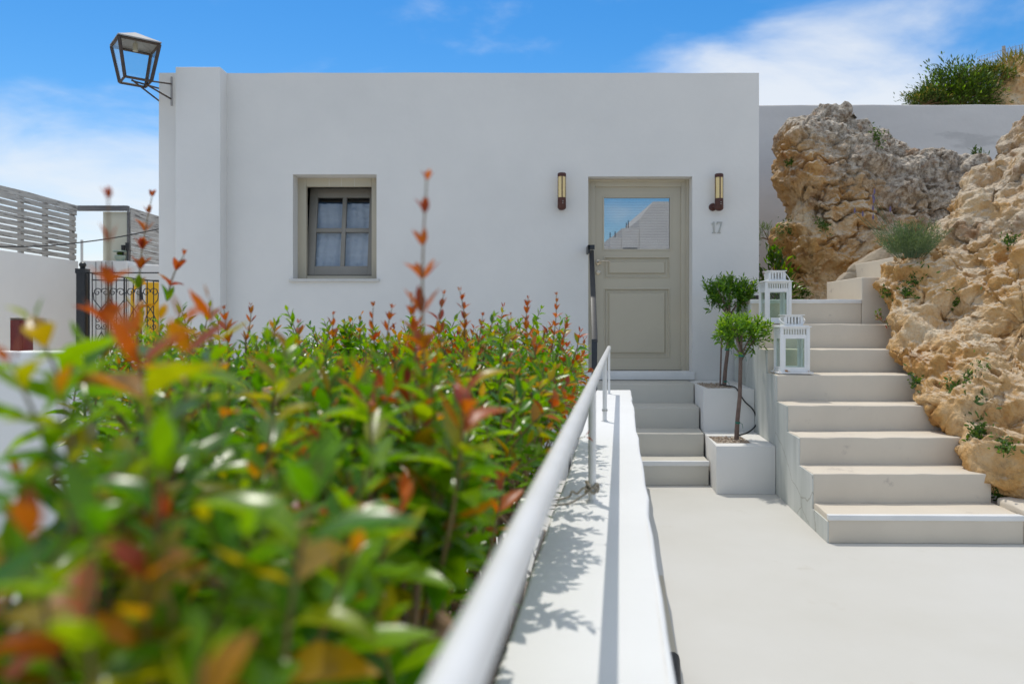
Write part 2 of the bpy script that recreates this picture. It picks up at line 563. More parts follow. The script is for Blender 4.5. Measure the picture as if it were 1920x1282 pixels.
def rock_mat():
    m, n, l, b = new_mat('weathered_limestone')
    g = N(n, 'ShaderNodeNewGeometry')

    def noise(scale, detail=8, rough=0.6):
        t = N(n, 'ShaderNodeTexNoise', i_Scale=scale, i_Detail=detail, i_Roughness=rough)
        l.new(g.outputs['Position'], t.inputs['Vector'])
        return t.outputs['Fac']

    cr = N(n, 'ShaderNodeValToRGB')
    for i, (p, c) in enumerate(((0.30, (0.46, 0.20, 0.055, 1)), (0.43, (0.68, 0.385, 0.135, 1)), (0.53, (0.78, 0.52, 0.265, 1)), (0.66, (0.82, 0.67, 0.46, 1)))):
        e = cr.color_ramp.elements[i] if i < 2 else cr.color_ramp.elements.new(p)
        e.position = p
        e.color = c
    l.new(noise(1.7, 9, 0.62), cr.inputs[0])
    # weathered crust on faces that look up, colour also lightened to brighten sunlit tops
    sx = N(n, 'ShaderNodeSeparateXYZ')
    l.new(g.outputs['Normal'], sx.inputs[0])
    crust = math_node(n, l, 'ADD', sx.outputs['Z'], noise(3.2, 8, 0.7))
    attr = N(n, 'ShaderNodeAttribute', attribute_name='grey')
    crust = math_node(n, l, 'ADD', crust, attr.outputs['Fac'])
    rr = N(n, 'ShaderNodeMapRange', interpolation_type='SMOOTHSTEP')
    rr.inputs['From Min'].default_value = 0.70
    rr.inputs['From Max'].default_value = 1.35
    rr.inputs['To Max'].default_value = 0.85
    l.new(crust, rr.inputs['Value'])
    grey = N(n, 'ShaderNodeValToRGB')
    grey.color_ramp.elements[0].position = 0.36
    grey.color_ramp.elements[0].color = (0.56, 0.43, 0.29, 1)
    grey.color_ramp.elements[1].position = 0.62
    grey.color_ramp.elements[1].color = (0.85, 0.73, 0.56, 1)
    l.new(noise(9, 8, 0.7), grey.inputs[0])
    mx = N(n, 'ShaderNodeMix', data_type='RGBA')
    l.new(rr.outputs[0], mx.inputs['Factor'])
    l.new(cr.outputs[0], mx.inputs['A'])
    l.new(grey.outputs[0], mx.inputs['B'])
    # dark weathering crust where the stone has lain open longest
    dk = N(n, 'ShaderNodeValToRGB')
    dk.color_ramp.elements[0].position = 0.40
    dk.color_ramp.elements[0].color = (0.19, 0.145, 0.11, 1)
    dk.color_ramp.elements[1].position = 0.60
    dk.color_ramp.elements[1].color = (0.80, 0.71, 0.59, 1)
    l.new(noise(15, 9, 0.72), dk.inputs[0])
    sp = N(n, 'ShaderNodeMapRange', interpolation_type='SMOOTHSTEP')
    sp.inputs['From Min'].default_value = 0.50
    sp.inputs['From Max'].default_value = 0.95
    l.new(math_node(n, l, 'ADD', noise(2.2, 6, 0.6), attr.outputs['Fac']), sp.inputs['Value'])
    mx2 = N(n, 'ShaderNodeMix', data_type='RGBA')
    l.new(math_node(n, l, 'MULTIPLY', sp.outputs[0], 0.9), mx2.inputs['Factor'])
    l.new(dk.outputs[0], mx2.inputs['B'])
    l.new(mx.outputs['Result'], mx2.inputs['A'])
    # rusty stains
    st = N(n, 'ShaderNodeMapRange', interpolation_type='SMOOTHSTEP')
    st.inputs['From Min'].default_value = 0.57
    st.inputs['From Max'].default_value = 0.72
    st.inputs['To Max'].default_value = 0.7
    l.new(noise(4.4, 7, 0.6), st.inputs['Value'])
    mx3 = N(n, 'ShaderNodeMix', data_type='RGBA')
    mx3.inputs['B'].default_value = (0.36, 0.17, 0.06, 1)
    l.new(st.outputs[0], mx3.inputs['Factor'])
    l.new(mx2.outputs['Result'], mx3.inputs['A'])
    l.new(mx3.outputs['Result'], b.inputs['Base Color'])
    b.inputs['Roughness'].default_value = 0.95
    b.inputs['Specular IOR Level'].default_value = 0.2
    h = math_node(n, l, 'ADD', noise(28, 9, 0.7), noise(75, 4, 0.7))
    vo = N(n, 'ShaderNodeTexVoronoi', i_Scale=34.0)
    l.new(g.outputs['Position'], vo.inputs['Vector'])
    h = math_node(n, l, 'ADD', h, vo.outputs['Distance'])
    bp = N(n, 'ShaderNodeBump', i_Strength=0.9, i_Distance=0.02)
    l.new(h, bp.inputs['Height'])
    l.new(bp.outputs[0], b.inputs['Normal'])
    return m


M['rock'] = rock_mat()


def leaf_mat(name, cols, trans=0.42, rough=0.32, tint=1.6):
    """Glossy thin leaf: reflects by its own colour, lets light through; every leaf its own shade."""
    m, n, l, b = new_mat(name)
    g = N(n, 'ShaderNodeNewGeometry')
    oi = N(n, 'ShaderNodeObjectInfo')
    rnd = math_node(n, l, 'FRACT', math_node(n, l, 'ADD', g.outputs['Random Per Island'], oi.outputs['Random']))
    cr = N(n, 'ShaderNodeValToRGB')
    k = len(cols)
    for i, c in enumerate(cols):
        e = cr.color_ramp.elements[i] if i < 2 else cr.color_ramp.elements.new(i / (k - 1))
        e.position = i / (k - 1)
        e.color = (*c, 1)
    l.new(rnd, cr.inputs[0])
    tx = N(n, 'ShaderNodeTexNoise', i_Scale=60.0, i_Detail=3)
    l.new(g.outputs['Position'], tx.inputs['Vector'])
    vr = N(n, 'ShaderNodeHueSaturation')
    mr = N(n, 'ShaderNodeMapRange')
    mr.inputs['To Min'].default_value = 0.65
    mr.inputs['To Max'].default_value = 1.35
    l.new(tx.outputs['Fac'], mr.inputs['Value'])
    l.new(mr.outputs[0], vr.inputs['Value'])
    l.new(cr.outputs[0], vr.inputs['Color'])
    l.new(vr.outputs[0], b.inputs['Base Color'])
    b.inputs['Roughness'].default_value = rough
    b.inputs['Specular IOR Level'].default_value = 0.42
    tl = N(n, 'ShaderNodeBsdfTranslucent')
    gm = N(n, 'ShaderNodeMix', data_type='RGBA', blend_type='MULTIPLY')
    gm.inputs['Factor'].default_value = 1.0
    gm.inputs['B'].default_value = (tint * 1.2, tint, tint * 0.15, 1)
    l.new(vr.outputs[0], gm.inputs['A'])
    l.new(gm.outputs['Result'], tl.inputs[0])
    mx = N(n, 'ShaderNodeMixShader')
    mx.inputs[0].default_value = trans
    l.new(b.outputs[0], mx.inputs[1])
    l.new(tl.outputs[0], mx.inputs[2])
    l.new(mx.outputs[0], n['Material Output'].inputs['Surface'])
    return m


M['leaf_green'] = leaf_mat('glossy_green_leaf', [(0.030, 0.115, 0.003), (0.065, 0.175, 0.003), (0.125, 0.235, 0.004), (0.042, 0.135, 0.004)], 0.42, 0.25, 3.1)
M['leaf_young'] = leaf_mat('young_lime_leaf', [(0.11, 0.23, 0.004), (0.17, 0.27, 0.005), (0.22, 0.23, 0.005), (0.28, 0.17, 0.008), (0.30, 0.12, 0.010)], 0.44, 0.30, 2.3)
M['leaf_red'] = leaf_mat('red_new_leaf', [(0.34, 0.07, 0.012), (0.38, 0.11, 0.012), (0.28, 0.035, 0.02), (0.34, 0.15, 0.015)], 0.44, 0.36, 1.6)
M['stem_green'] = surf('reddish_green_stem', (0.22, 0.115, 0.045), (0.13, 0.13, 0.03), 12, 0.6)
M['stem_brown'] = surf('brown_branch', (0.26, 0.155, 0.075), (0.16, 0.095, 0.05), 20, 0.85, 0.4, 60, bdist=0.004)
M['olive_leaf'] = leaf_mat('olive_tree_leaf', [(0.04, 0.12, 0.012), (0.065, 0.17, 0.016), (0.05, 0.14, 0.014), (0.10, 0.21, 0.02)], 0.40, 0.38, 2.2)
M['olive_lit'] = leaf_mat('lit_olive_leaf', [(0.08, 0.20, 0.014), (0.13, 0.27, 0.02), (0.17, 0.30, 0.03)], 0.45, 0.36, 2.2)  # lighter copy of the olive leaf, sunlit look put into its colour
M['lavender'] = leaf_mat('silver_green_leaf', [(0.12, 0.19, 0.11), (0.17, 0.25, 0.14), (0.10, 0.17, 0.07)], 0.3, 0.6, 1.2)
M['bush_leaf'] = leaf_mat('dark_bush_leaf', [(0.035, 0.085, 0.014), (0.06, 0.12, 0.018), (0.09, 0.14, 0.02)], 0.3, 0.5, 1.4)
M['moss'] = leaf_mat('moss_leaf', [(0.07, 0.15, 0.012), (0.11, 0.21, 0.014), (0.05, 0.10, 0.012)], 0.35, 0.5, 1.5)
M['dry_grass'] = leaf_mat('dry_grass_blade', [(0.16, 0.18, 0.035), (0.26, 0.24, 0.06), (0.35, 0.29, 0.12), (0.09, 0.14, 0.025)], 0.35, 0.7, 1.2)
M['violet'] = surf('violet_flower', (0.11, 0.085, 0.17), (0.16, 0.13, 0.22), 20, 0.8)

# ------------------------------------------------------------------ ground
XO = 0.142                         # the low wall runs slightly to the right of straight ahead


def sheet(name, pts, z, m):
    me = bpy.data.meshes.new(name)
    me.from_pydata([(x, y, z) for x, y in pts], [], [tuple(range(len(pts)))])
    o = link(name, me, m)
    tag(o, kind='structure')
    return o


sheet('ground', [(-400, -400), (400, -400), (400, 400), (-400, 400)], -0.012, M['earth'])
sheet('courtyard_bounce_sheet', [(-6.85, 4.85), (-3.68, 4.85), (-3.68, 12.05), (-6.85, 12.05)], 0.006, M['white_bright'])  # unseen white sheet added to bounce light onto the neighbour's wall
sheet('terrace_floor', [(-9, -22), (14, -22), (14, 9.2), (-9, 9.2)], 0.0, M['floor'])

# ------------------------------------------------------------------ white house
YF = 7.9


def wall_sheet(mb, xs, zs, holes, y, depth, wob=0.003):
    """Front of a wall with recessed openings; xs and zs are cut lines, holes are (x0, x1, z0, z1)."""
    def fill(v, cuts):
        out = []
        for a, b in zip(cuts, cuts[1:]):
            n = max(1, int(round((b - a) / v)))
            out += [a + (b - a) * k / n for k in range(n)]
        return out + [cuts[-1]]
    gx, gz = fill(0.35, xs), fill(0.35, zs)
    idx = {}
    pts = np.array([(x, 0, z) for z in gz for x in gx])
    dy = fbm(pts * 0.9 + 5.1, 3) * wob * 2
    top = fbm(pts * 1.7 + 2.2, 2) * 0.006
    vs, fs = [], []
    for k, (x, _, z) in enumerate(pts):
        zz = z + (top[k] if z == gz[-1] else 0)
        vs.append((x, y + dy[k], zz))
    nx = len(gx)
    inside = lambda x, z: any(h[0] < x < h[1] and h[2] < z < h[3] for h in holes)
    for j in range(len(gz) - 1):
        for i in range(nx - 1):
            if inside((gx[i] + gx[i + 1]) / 2, (gz[j] + gz[j + 1]) / 2):
                continue
            a = j * nx + i
            fs.append((a, a + 1, a + nx + 1, a + nx))
    b = len(mb.v)
    mb.add(vs, fs)
    # reveals
    for (x0, x1, z0, z1) in holes:
        ring = [(i, j) for j, z in enumerate(gz) for i, x in enumerate(gx)
                if x0 - 1e-6 <= x <= x1 + 1e-6 and z0 - 1e-6 <= z <= z1 + 1e-6 and (abs(x - x0) < 1e-6 or abs(x - x1) < 1e-6 or abs(z - z0) < 1e-6 or abs(z - z1) < 1e-6)]
        rset = set(ring)
        new = {}
        for (i, j) in ring:
            new[(i, j)] = len(mb.v)
            mb.v.append((gx[i], y + depth, gz[j]))
        for (i, j) in ring:
            for di, dj in ((1, 0), (0, 1)):
                q = (i + di, j + dj)
                if q in rset:
                    horiz = dj == 0
                    if horiz and not (abs(gz[j] - z0) < 1e-6 or abs(gz[j] - z1) < 1e-6):
                        continue
                    if not horiz and not (abs(gx[i] - x0) < 1e-6 or abs(gx[i] - x1) < 1e-6):
                        continue
                    mb.f.append((b + j * nx + i, b + q[1] * nx + q[0], new[q], new[(i, j)]))


HX0, HX1, HTOP = -3.66, 2.56, 3.948
WIN = (-2.272, -1.404, 1.814, 2.897)
DOOR = (0.7905, 1.8686, 0.853, 2.875)
house = empty('house', (-0.55, YF, 0))
tag(house, 'flat-roofed white plastered house with taupe door and small window', 'house')
HB = Matrix.Translation((0.55, -YF, 0))


def hpart(o):
    o.parent = house
    o.matrix_parent_inverse = HB
    return o


mb = MB()
wall_sheet(mb, [HX0, WIN[0], WIN[1], DOOR[0], DOOR[1], HX1], [0.0, DOOR[2], WIN[2], DOOR[3], WIN[3], HTOP], [WIN, DOOR], YF, 0.30)
mb.box(HX0, HX0 + 0.02, YF + 0.001, 13.5, 0, HTOP - 0.002)
mb.box(HX1 - 0.02, HX1, YF + 0.001, 13.5, 0, HTOP - 0.002)
mb.box(HX0, HX1, 13.5, 13.6, 0, HTOP - 0.01)
mb.box(HX0 + 0.021, HX1 - 0.021, YF + 0.02, YF + 0.25, DOOR[3] + 0.2, HTOP - 0.006)
mb.box(HX0 + 0.021, HX1 - 0.021, YF + 0.26, 13.49, 3.55, 3.65)
me = mb.mesh('wall', True, 30)
hpart(link('wall', me, M['white']))
ob = slab('corner_pillar', [(-3.409, 7.72), (-2.955, 7.72), (-2.955, YF + 0.02), (-3.409, YF + 0.02)], 0, 3.950, M['white'], jit=0.002, bevel=0.008)
hpart(ob)
mb = MB()
mb.box(-3.5, 2.4, 8.9, 8.92, 0.3, 3.4)
hpart(mb.build('dark_room_sheet', M['dark_room']))  # dark sheet standing in for the unlit room behind the openings

# window
wf = MB()
WY = YF + 0.18
x0, x1, z0, z1 = WIN
fw = 0.092
wf.box(x0, x0 + fw, WY, WY + 0.055, z0, z1)
wf.box(x1 - 0.085, x1, WY, WY + 0.055, z0, z1)
wf.box(x0 + fw, x1 - 0.085, WY, WY + 0.055, z1 - 0.095, z1)
wf.box(x0 + fw, x1 - 0.085, WY + 0.01, WY + 0.055, z0, z0 + 0.045)
win = hpart(wf.build('window', M['taupe'], bevel=0.004))
jl = MB()
for gx_ in (-1.94, -1.81, -1.67):
    jl.box(gx_, gx_ + 0.004, WY - 0.002, WY + 0.002, z1 - 0.094, z1 - 0.002)
jl.box(x0 + 0.002, x1 - 0.002, WY - 0.003, WY + 0.004, z1 - 0.006, z1 - 0.001)
jl.build('joint_strip', M['stone_sill'], win)
sl = MB()
sl.box(x0 - 0.035, x1 + 0.03, YF - 0.03, WY + 0.02, z0 - 0.030, z0 + 0.001)
sl.build('sill', M['stone_sill'], win, bevel=0.004)
# tilted sash, hinged at its foot, leaning into the room
sx0, sx1, sz0 = x0 + fw - 0.02, x1 - 0.06, z0 + 0.055
T = Matrix.Translation((0, WY + 0.065, sz0)) @ Matrix.Rotation(math.radians(-10), 4, 'X')
SH, ST = 0.97, 0.085
sash = MB()
sm = (sx0 + sx1) / 2 + 0.012
zm = 0.50
for bx in ((sx0, sx0 + ST, 0, SH), (sx1 - ST, sx1, 0, SH), (sx0 + ST, sx1 - ST, 0, 0.10), (sx0 + ST, sx1 - ST, SH - 0.10, SH),
           (sm - 0.022, sm + 0.022, 0.10, SH - 0.10)):
    sash.box(bx[0], bx[1], 0, 0.05, bx[2], bx[3], T)
sash.box(sx0 + ST, sm - 0.022, 0.002, 0.048, zm - 0.022, zm + 0.022, T)
sash.box(sm + 0.022, sx1 - ST, 0.002, 0.048, zm - 0.022, zm + 0.022, T)
sash.build('sash', M['taupe_shaded'], win, bevel=0.003)
for a, b, c, d in ((sx0 + ST, sm - 0.022, 0.10, zm - 0.022), (sm + 0.022, sx1 - ST, 0.10, zm - 0.022), (sx0 + ST, sm - 0.022, zm + 0.022, SH - 0.10), (sm + 0.022, sx1 - ST, zm + 0.022, SH - 0.10)):
    g = MB()
    g.box(a - 0.004, b + 0.004, 0.022, 0.027, c - 0.004, d + 0.004, T)
    g.build('pane', M['glass_window'], win)
for a, b in ((sx0 + ST - 0.02, sm - 0.004), (sm + 0.004, sx1 - ST + 0.02)):
    vs, fs = [], []
    nxc, nzc = 26, 40
    for j in range(nzc + 1):
        for i in range(nxc + 1):
            xx = a + (b - a) * i / nxc
            zz = 0.09 + (SH - 0.24) * j / nzc
            yy = 0.075 + 0.006 * math.sin(xx * 70 + math.sin(zz * 9)) + 0.004 * math.sin(zz * 85 + 2.5 * math.sin(xx * 23)) + random.gauss(0, 0.0006)
            vs.append(T @ Vector((xx, yy, zz)))
    for j in range(nzc):
        for i in range(nxc):
            k = j * (nxc + 1) + i
            fs.append((k, k + 1, k + nxc + 2, k + nxc + 1))
    MB().add(vs, fs).build('curtain', M['curtain'], win, smooth=True)

# door
DY = YF + 0.155
x0, x1, z0, z1 = DOOR
fr = MB()
lx0, lx1, lz0, lz1 = 0.876, 1.792, 0.862, 2.800
fr.box(x0, lx0 + 0.004, DY, DY + 0.07, z0, z1)
fr.box(lx1 - 0.004, x1, DY, DY + 0.07, z0, z1)
fr.box(lx0 + 0.004, lx1 - 0.004, DY, DY + 0.07, lz1 - 0.004, z1)
# stepped outer moulding
fr.box(x0, x0 + 0.030, DY - 0.014, DY - 0.001, z0, z1)
fr.box(x1 - 0.030, x1, DY - 0.014, DY - 0.001, z0, z1)
fr.box(x0 + 0.030, x1 - 0.030, DY - 0.014, DY - 0.001, z1 - 0.030, z1)
dr = MB()
LY = DY + 0.022
px = lambda x: (x - 960) * (LY) / F
pz = lambda y: EYE + (HZ - y) * (LY) / F
gx0, gx1, gz0, gz1 = px(1132), px(1256.5), pz(467.5), pz(370.5)
a0, a1, az0, az1 = px(1135), px(1257.5), pz(522), pz(481)
c0, c1, cz0, cz1 = px(1135), px(1257.5), pz(671), pz(540)
th = 0.045
dr.box(lx0, gx0, LY, LY + th, lz0, lz1)
dr.box(gx1, lx1, LY, LY + th, lz0, lz1)
dr.box(gx0, gx1, LY, LY + th, gz1, lz1)
dr.box(gx0, gx1, LY, LY + th, az1, gz0)
dr.box(gx0, gx1, LY, LY + th, cz1, az0)
dr.box(gx0, gx1, LY, LY + th, lz0, cz0)
door = hpart(dr.build('door', M['taupe']))
link('door_frame', fr.mesh('door_frame', bevel=0.004), M['taupe'], door)


def raised_panel(name, x0, x1, z0, z1):
    m_ = MB()
    d0, d1 = LY + 0.018, LY + 0.001
    rings = [(0.0, LY - 0.001), (0.012, LY - 0.006), (0.020, LY + 0.004), (0.024, d0), (0.046, d0), (0.064, d1), (0.07, d1)]
    vs, fs = [], []
    for ins, yy in rings:
        vs += [(x0 + ins, yy, z0 + ins), (x1 - ins, yy, z0 + ins), (x1 - ins, yy, z1 - ins), (x0 + ins, yy, z1 - ins)]
    for k in range(len(rings) - 1):
        for j in range(4):
            a, b = k * 4 + j, k * 4 + (j + 1) % 4
            fs.append((a, b, b + 4, a + 4))
    k = (len(rings) - 1) * 4
    fs.append((k, k + 1, k + 2, k + 3))
    m_.add(vs, fs)
    return m_.build(name, M['taupe'], door)


raised_panel('door_panel', gx0 - 0.002, gx1 + 0.002, az0 - 0.002, az1 + 0.002)
raised_panel('door_panel', gx0 - 0.002, gx1 + 0.002, cz0 - 0.002, cz1 + 0.002)
bd = MB()
for bx in ((gx0 - 0.014, gx0 + 0.004, gz0 - 0.014, gz1 + 0.014), (gx1 - 0.004, gx1 + 0.014, gz0 - 0.014, gz1 + 0.014)):
    bd.box(bx[0], bx[1], LY - 0.007, LY + 0.006, bx[2], bx[3])
bd.box(gx0 + 0.004, gx1 - 0.004, LY - 0.006, LY + 0.006, gz1 - 0.004, gz1 + 0.013)
bd.box(gx0 + 0.004, gx1 - 0.004, LY - 0.006, LY + 0.006, gz0 - 0.013, gz0 + 0.004)
bd.build('glazing_bead', M['taupe'], door, bevel=0.003)
g = MB()
g.box(gx0, gx1, LY + 0.012, LY + 0.018, gz0, gz1)
g.build('glass_pane', M['glass_door'], door)
sl0 = None
nsl = 32
for k in range(nsl):
    if sl0 is None:
        s_ = MB()
        R_ = Matrix.Rotation(math.radians(38), 4, 'X')
        s_.box(-(gx1 - gx0) / 2 + 0.006, (gx1 - gx0) / 2 - 0.006, -0.009, 0.009, -0.0005, 0.0005, R_)
        sl0 = s_.build('slat', M['blind'], door)
        o = sl0
    else:
        o = sl0.copy()
        col.objects.link(o)
        o.parent = door
    o.location = ((gx0 + gx1) / 2, LY + 0.034, gz0 + 0.01 + (gz1 - gz0 - 0.02) * k / (nsl - 1))
cords = MB()
for xx in (gx0 + 0.11, gx1 - 0.13):
    cords.tube([(xx, LY + 0.023, gz0), (xx, LY + 0.023, gz1)], 0.0015, 5)
cords.build('blind_cord', M['blind'], door)
bk = MB()
bk.box(gx0 - 0.01, gx1 + 0.01, LY + 0.05, LY + 0.06, gz0 - 0.01, gz1 + 0.01)
bk.build('dark_room_backing', M['dark_room'], door)  # dark sheet close behind the blind, room shade put into its colour
# handle
hx, hz_ = px(1121.5), pz(492)
hd = MB()


def disc_y(mbx, x, z, y0, y1, r, n=20):
    vs = []
    for yy, rr in ((y1, r), (y0 + 0.003, r), (y0, r * 0.85)):
        for j in range(n):
            a = 2 * math.pi * j / n
            vs.append((x + rr * math.cos(a), yy, z + rr * math.sin(a)))
    fs = [tuple(range(2 * n, 3 * n))]
    for k in range(2):
        for j in range(n):
            fs.append((k * n + j, k * n + (j + 1) % n, (k + 1) * n + (j + 1) % n, (k + 1) * n + j))
    mbx.add(vs, fs)


disc_y(hd, hx, hz_, LY - 0.012, LY + 0.001, 0.029)
hd.tube([(hx, LY - 0.01, hz_), (hx, LY - 0.05, hz_), (hx + 0.012, LY - 0.058, hz_ + 0.004), (hx + 0.05, LY - 0.06, hz_ + 0.012), (hx + 0.09, LY - 0.058, hz_ + 0.010), (hx + 0.125, LY - 0.056, hz_ + 0.0)], [0.011, 0.010, 0.010, 0.009, 0.008, 0.006], 10)
hd.build('door_handle', M['nickel'], door, smooth=True)
kh = MB()
disc_y(kh, hx, pz(511), LY - 0.010, LY + 0.001, 0.027)
kh.tube([(hx, LY - 0.009, pz(511)), (hx, LY - 0.016, pz(511))], 0.012, 12)
kh.build('keyhole_plate', M['nickel'], door, smooth=True)
thr = slab('threshold', [(0.776, YF - 0.035), (1.885, YF - 0.035), (1.885, DY + 0.06), (0.776, DY + 0.06)], 0.772, 0.855, M['nosing'], jit=0.0012, bevel=0.004)
hpart(thr)

# house number
num = empty('house_number', (P(1344, 427, YF).x, YF - 0.012, P(1344, 437, YF).z))
tag(num, 'grey metal serif numerals 17 beneath the wall lamp beside the door', 'number sign')


def digit(polys, dx):
    m_ = MB()
    for poly in polys:
        n = len(poly)
        vs = [(x + dx, 0.0, z) for x, z in poly] + [(x + dx, 0.014, z) for x, z in poly]
        fs = [tuple(range(n)), tuple(reversed(range(n, 2 * n)))] + [(k, (k + 1) % n, n + (k + 1) % n, n + k) for k in range(n)]
        m_.add(vs, fs)
    return m_.build('digit', M['number'], num, bevel=0.0015)


H_ = 0.116
digit([[(0.016, 0.008), (0.030, 0.008), (0.030, H_), (0.018, H_), (0.0, H_ - 0.020), (0.0, H_ - 0.030), (0.016, H_ - 0.022)], [(0.004, -0.001), (0.042, -0.001), (0.042, 0.0075), (0.004, 0.0075)]], -0.055)
digit([[(0.003, H_ - 0.013), (0.058, H_ - 0.013), (0.058, H_), (0.003, H_)], [(0.044, H_ - 0.0135), (0.057, H_ - 0.0135), (0.030, 0.008), (0.016, 0.008)], [(0.0, H_ - 0.028), (0.008, H_ - 0.028), (0.008, H_), (0.0025, H_)], [(0.006, 0.0), (0.042, 0.0), (0.042, 0.0075), (0.006, 0.0075)]], -0.003)


# wall lamps
def wall_lamp(x, y0, label, mount_dx):
    top = P(x, y0, YF - 0.09)
    t = empty('wall_lamp', (top.x, YF - 0.085, top.z - 0.385))
    tag(t, label, 'wall lamp', 'wall lamps beside the front door')
    r = 0.043
    b = MB()
    b.lathe([(0.0, 0.0), (0.020, 0.002), (0.036, 0.012), (r, 0.022), (r, 0.125), (r - 0.004, 0.128)], n=24)
    b.build('lamp_body', M['rust'], t, smooth=True)
    sc_ = MB()
    for zz in (0.066, 0.086):
        sc_.tube([(0.008, -r - 0.004, zz), (0.008, -r + 0.01, zz)], 0.0045, 8)
    sc_.build('screw', M['nickel'], t)
    gl = MB()
    gl.lathe([(r - 0.006, 0.128), (r - 0.006, 0.345)], n=24)
    gl.build('glass_tube', M['amber'], t, smooth=True)
    rd = MB()
    rd.box(-0.0045, 0.0045, -r - 0.001, -r + 0.006, 0.120, 0.350)
    for a_ in (-1, 1):
        rd.box(a_ * (r - 0.003) - 0.002, a_ * (r - 0.003) + 0.002, -0.006, 0.006, 0.120, 0.350)
    rd.build('guard_rod', M['rust'], t)
    cp = MB()
    cp.lathe([(r - 0.004, 0.342), (r + 0.001, 0.345), (r + 0.001, 0.372), (r - 0.006, 0.380), (0.0, 0.384)], n=24)
    cp.build('lamp_cap', M['rust'], t, smooth=True)
    mt = MB()
    mt.tube([(mount_dx * 0.3, 0.02, 0.055), (mount_dx, 0.078, 0.050)], 0.019, 12)
    disc_y(mt, mount_dx, 0.050, 0.066, 0.086, 0.040)
    mt.build('wall_mount', M['rust'], t, smooth=True)
    return t


wall_lamp(1053.5, 323.5, 'brown tubular wall lamp with amber glass between window and door', 0.0)
wall_lamp(1348.5, 325.0, 'brown tubular wall lamp with amber glass just above the numerals', -0.045)

# ------------------------------------------------------------------ entrance steps
ent = empty('entrance_steps', (1.3, 6.37, 0))
tag(ent, 'grey entrance steps rising from terrace to the front door', 'steps')
EB = Matrix.Translation((-1.3, -6.37, 0))


def into(o, t, inv):
    o.parent = t
    o.matrix_parent_inverse = inv
    return o


ey = [6.37, 6.665, 7.03, 7.45, 7.898]
ez = [0.200, 0.391, 0.578, 0.763]
exr = [1.645, 1.677, 1.727, 1.778, 1.83]
wall_r = lambda y: 0.091 + XO * y
for k in range(4):
    xl = wall_r(ey[k]) + 0.004 if ey[k] < 6.55 else (0.80 if k > 2 else 0.86)
    s_ = slab('step', [(xl, ey[k]), (exr[k], ey[k]), (exr[k + 1], ey[k + 1]), (xl, ey[k + 1])], 0.0, ez[k], M['step_grey'], jit=0.0018, bevel=0.006)
    into(s_, ent, EB)
ns = slab('nosing', [(wall_r(6.37) + 0.004, 6.364), (1.650, 6.364), (1.652, 6.40), (wall_r(6.37) + 0.004, 6.40)], 0.163, 0.204, M['nosing'], jit=0.001, bevel=0.004)
into(ns, ent, EB)

# ------------------------------------------------------------------ right-hand stairs
stair = empty('staircase', (2.6, 4.7, 0))
tag(stair, 'wide beige outdoor staircase climbing between planters and rock', 'staircase')
SB = Matrix.Translation((-2.6, -4.7, 0))
sy = [4.70, 5.03, 5.37, 5.70, 6.04, 6.38, 6.71, 7.05]
sz = [0.171, 0.362, 0.551, 0.741, 0.945, 1.136, 1.346, 1.572]
sxl = lambda y: 1.956 + 0.11 * (y - 4.70)
sxr = [3.145, 3.165, 3.30, 3.45, 3.5, 3.6, 3.7, 3.233]
for k in range(8):
    y1 = sy[k + 1] if k < 7 else 9.6
    xr = sxr[k]
    poly = [(sxl(sy[k]), sy[k]), (xr, sy[k] + (0.0 if k else -0.02)), (xr + (0.03 if k < 7 else 0), y1), (sxl(y1) if k < 7 else 2.62, y1)]
    if k == 7:
        poly = [(sxl(sy[k]), sy[k]), (xr, sy[k]), (xr, 9.6), (2.62, 9.6), (2.62, YF + 0.0), (2.575, YF - 0.03), (sxl(YF - 0.03), YF - 0.03)]
    z0 = 0.0 if k < 7 else 0.0
    s_ = slab('step', poly, z0, sz[k], M['step'], jit=0.003, bevel=0.007)
    into(s_, stair, SB)
for (k, h_) in ((0, 0.030), (7, 0.034)):
    xr = sxr[k] + (0.002 if k == 0 else 0)
    s_ = slab('nosing', [(sxl(sy[k]) - 0.004, sy[k] - 0.006), (xr, sy[k] - 0.006 - (0.02 if k == 0 else 0)), (xr, sy[k] + 0.03), (sxl(sy[k]) - 0.004, sy[k] + 0.03)], sz[k] - h_, sz[k] + 0.003, M['nosing'], jit=0.0012, bevel=0.004)
    into(s_, stair, SB)
# stained facing on the stair flank: follows the steps, 3 mm proud
fl = MB()
prof = [(sy[0] + 0.004, 0.0)]
for k in range(7):
    prof += [(sy[k] + 0.004, sz[k] - 0.004), (sy[k + 1] + 0.004, sz[k] - 0.004)]
prof += [(sy[7] + 0.004, sz[7] - 0.035), (YF - 0.035, sz[7] - 0.035), (YF - 0.035, 0.0)]
# build as vertical strips so that the outline stays convex
for k in range(8):
    ya = sy[k] + 0.006
    yb = (sy[k + 1] + 0.006) if k < 7 else YF - 0.035
    zt = sz[k] - (0.006 if k not in (0, 7) else 0.04)
    fl.add([(sxl(ya) - 0.009, ya, 0.001), (sxl(yb) - 0.009, yb, 0.001), (sxl(yb) - 0.009, yb, zt), (sxl(ya) - 0.009, ya, zt),
            (sxl(ya) + 0.02, ya, 0.001), (sxl(yb) + 0.02, yb, 0.001), (sxl(yb) + 0.02, yb, zt), (sxl(ya) + 0.02, ya, zt)],
           [(0, 3, 2, 1), (4, 5, 6, 7), (3, 7, 6, 2), (0, 4, 7, 3), (1, 2, 6, 5)])
into(fl.build('stained_flank', M['stair_side']), stair, SB)
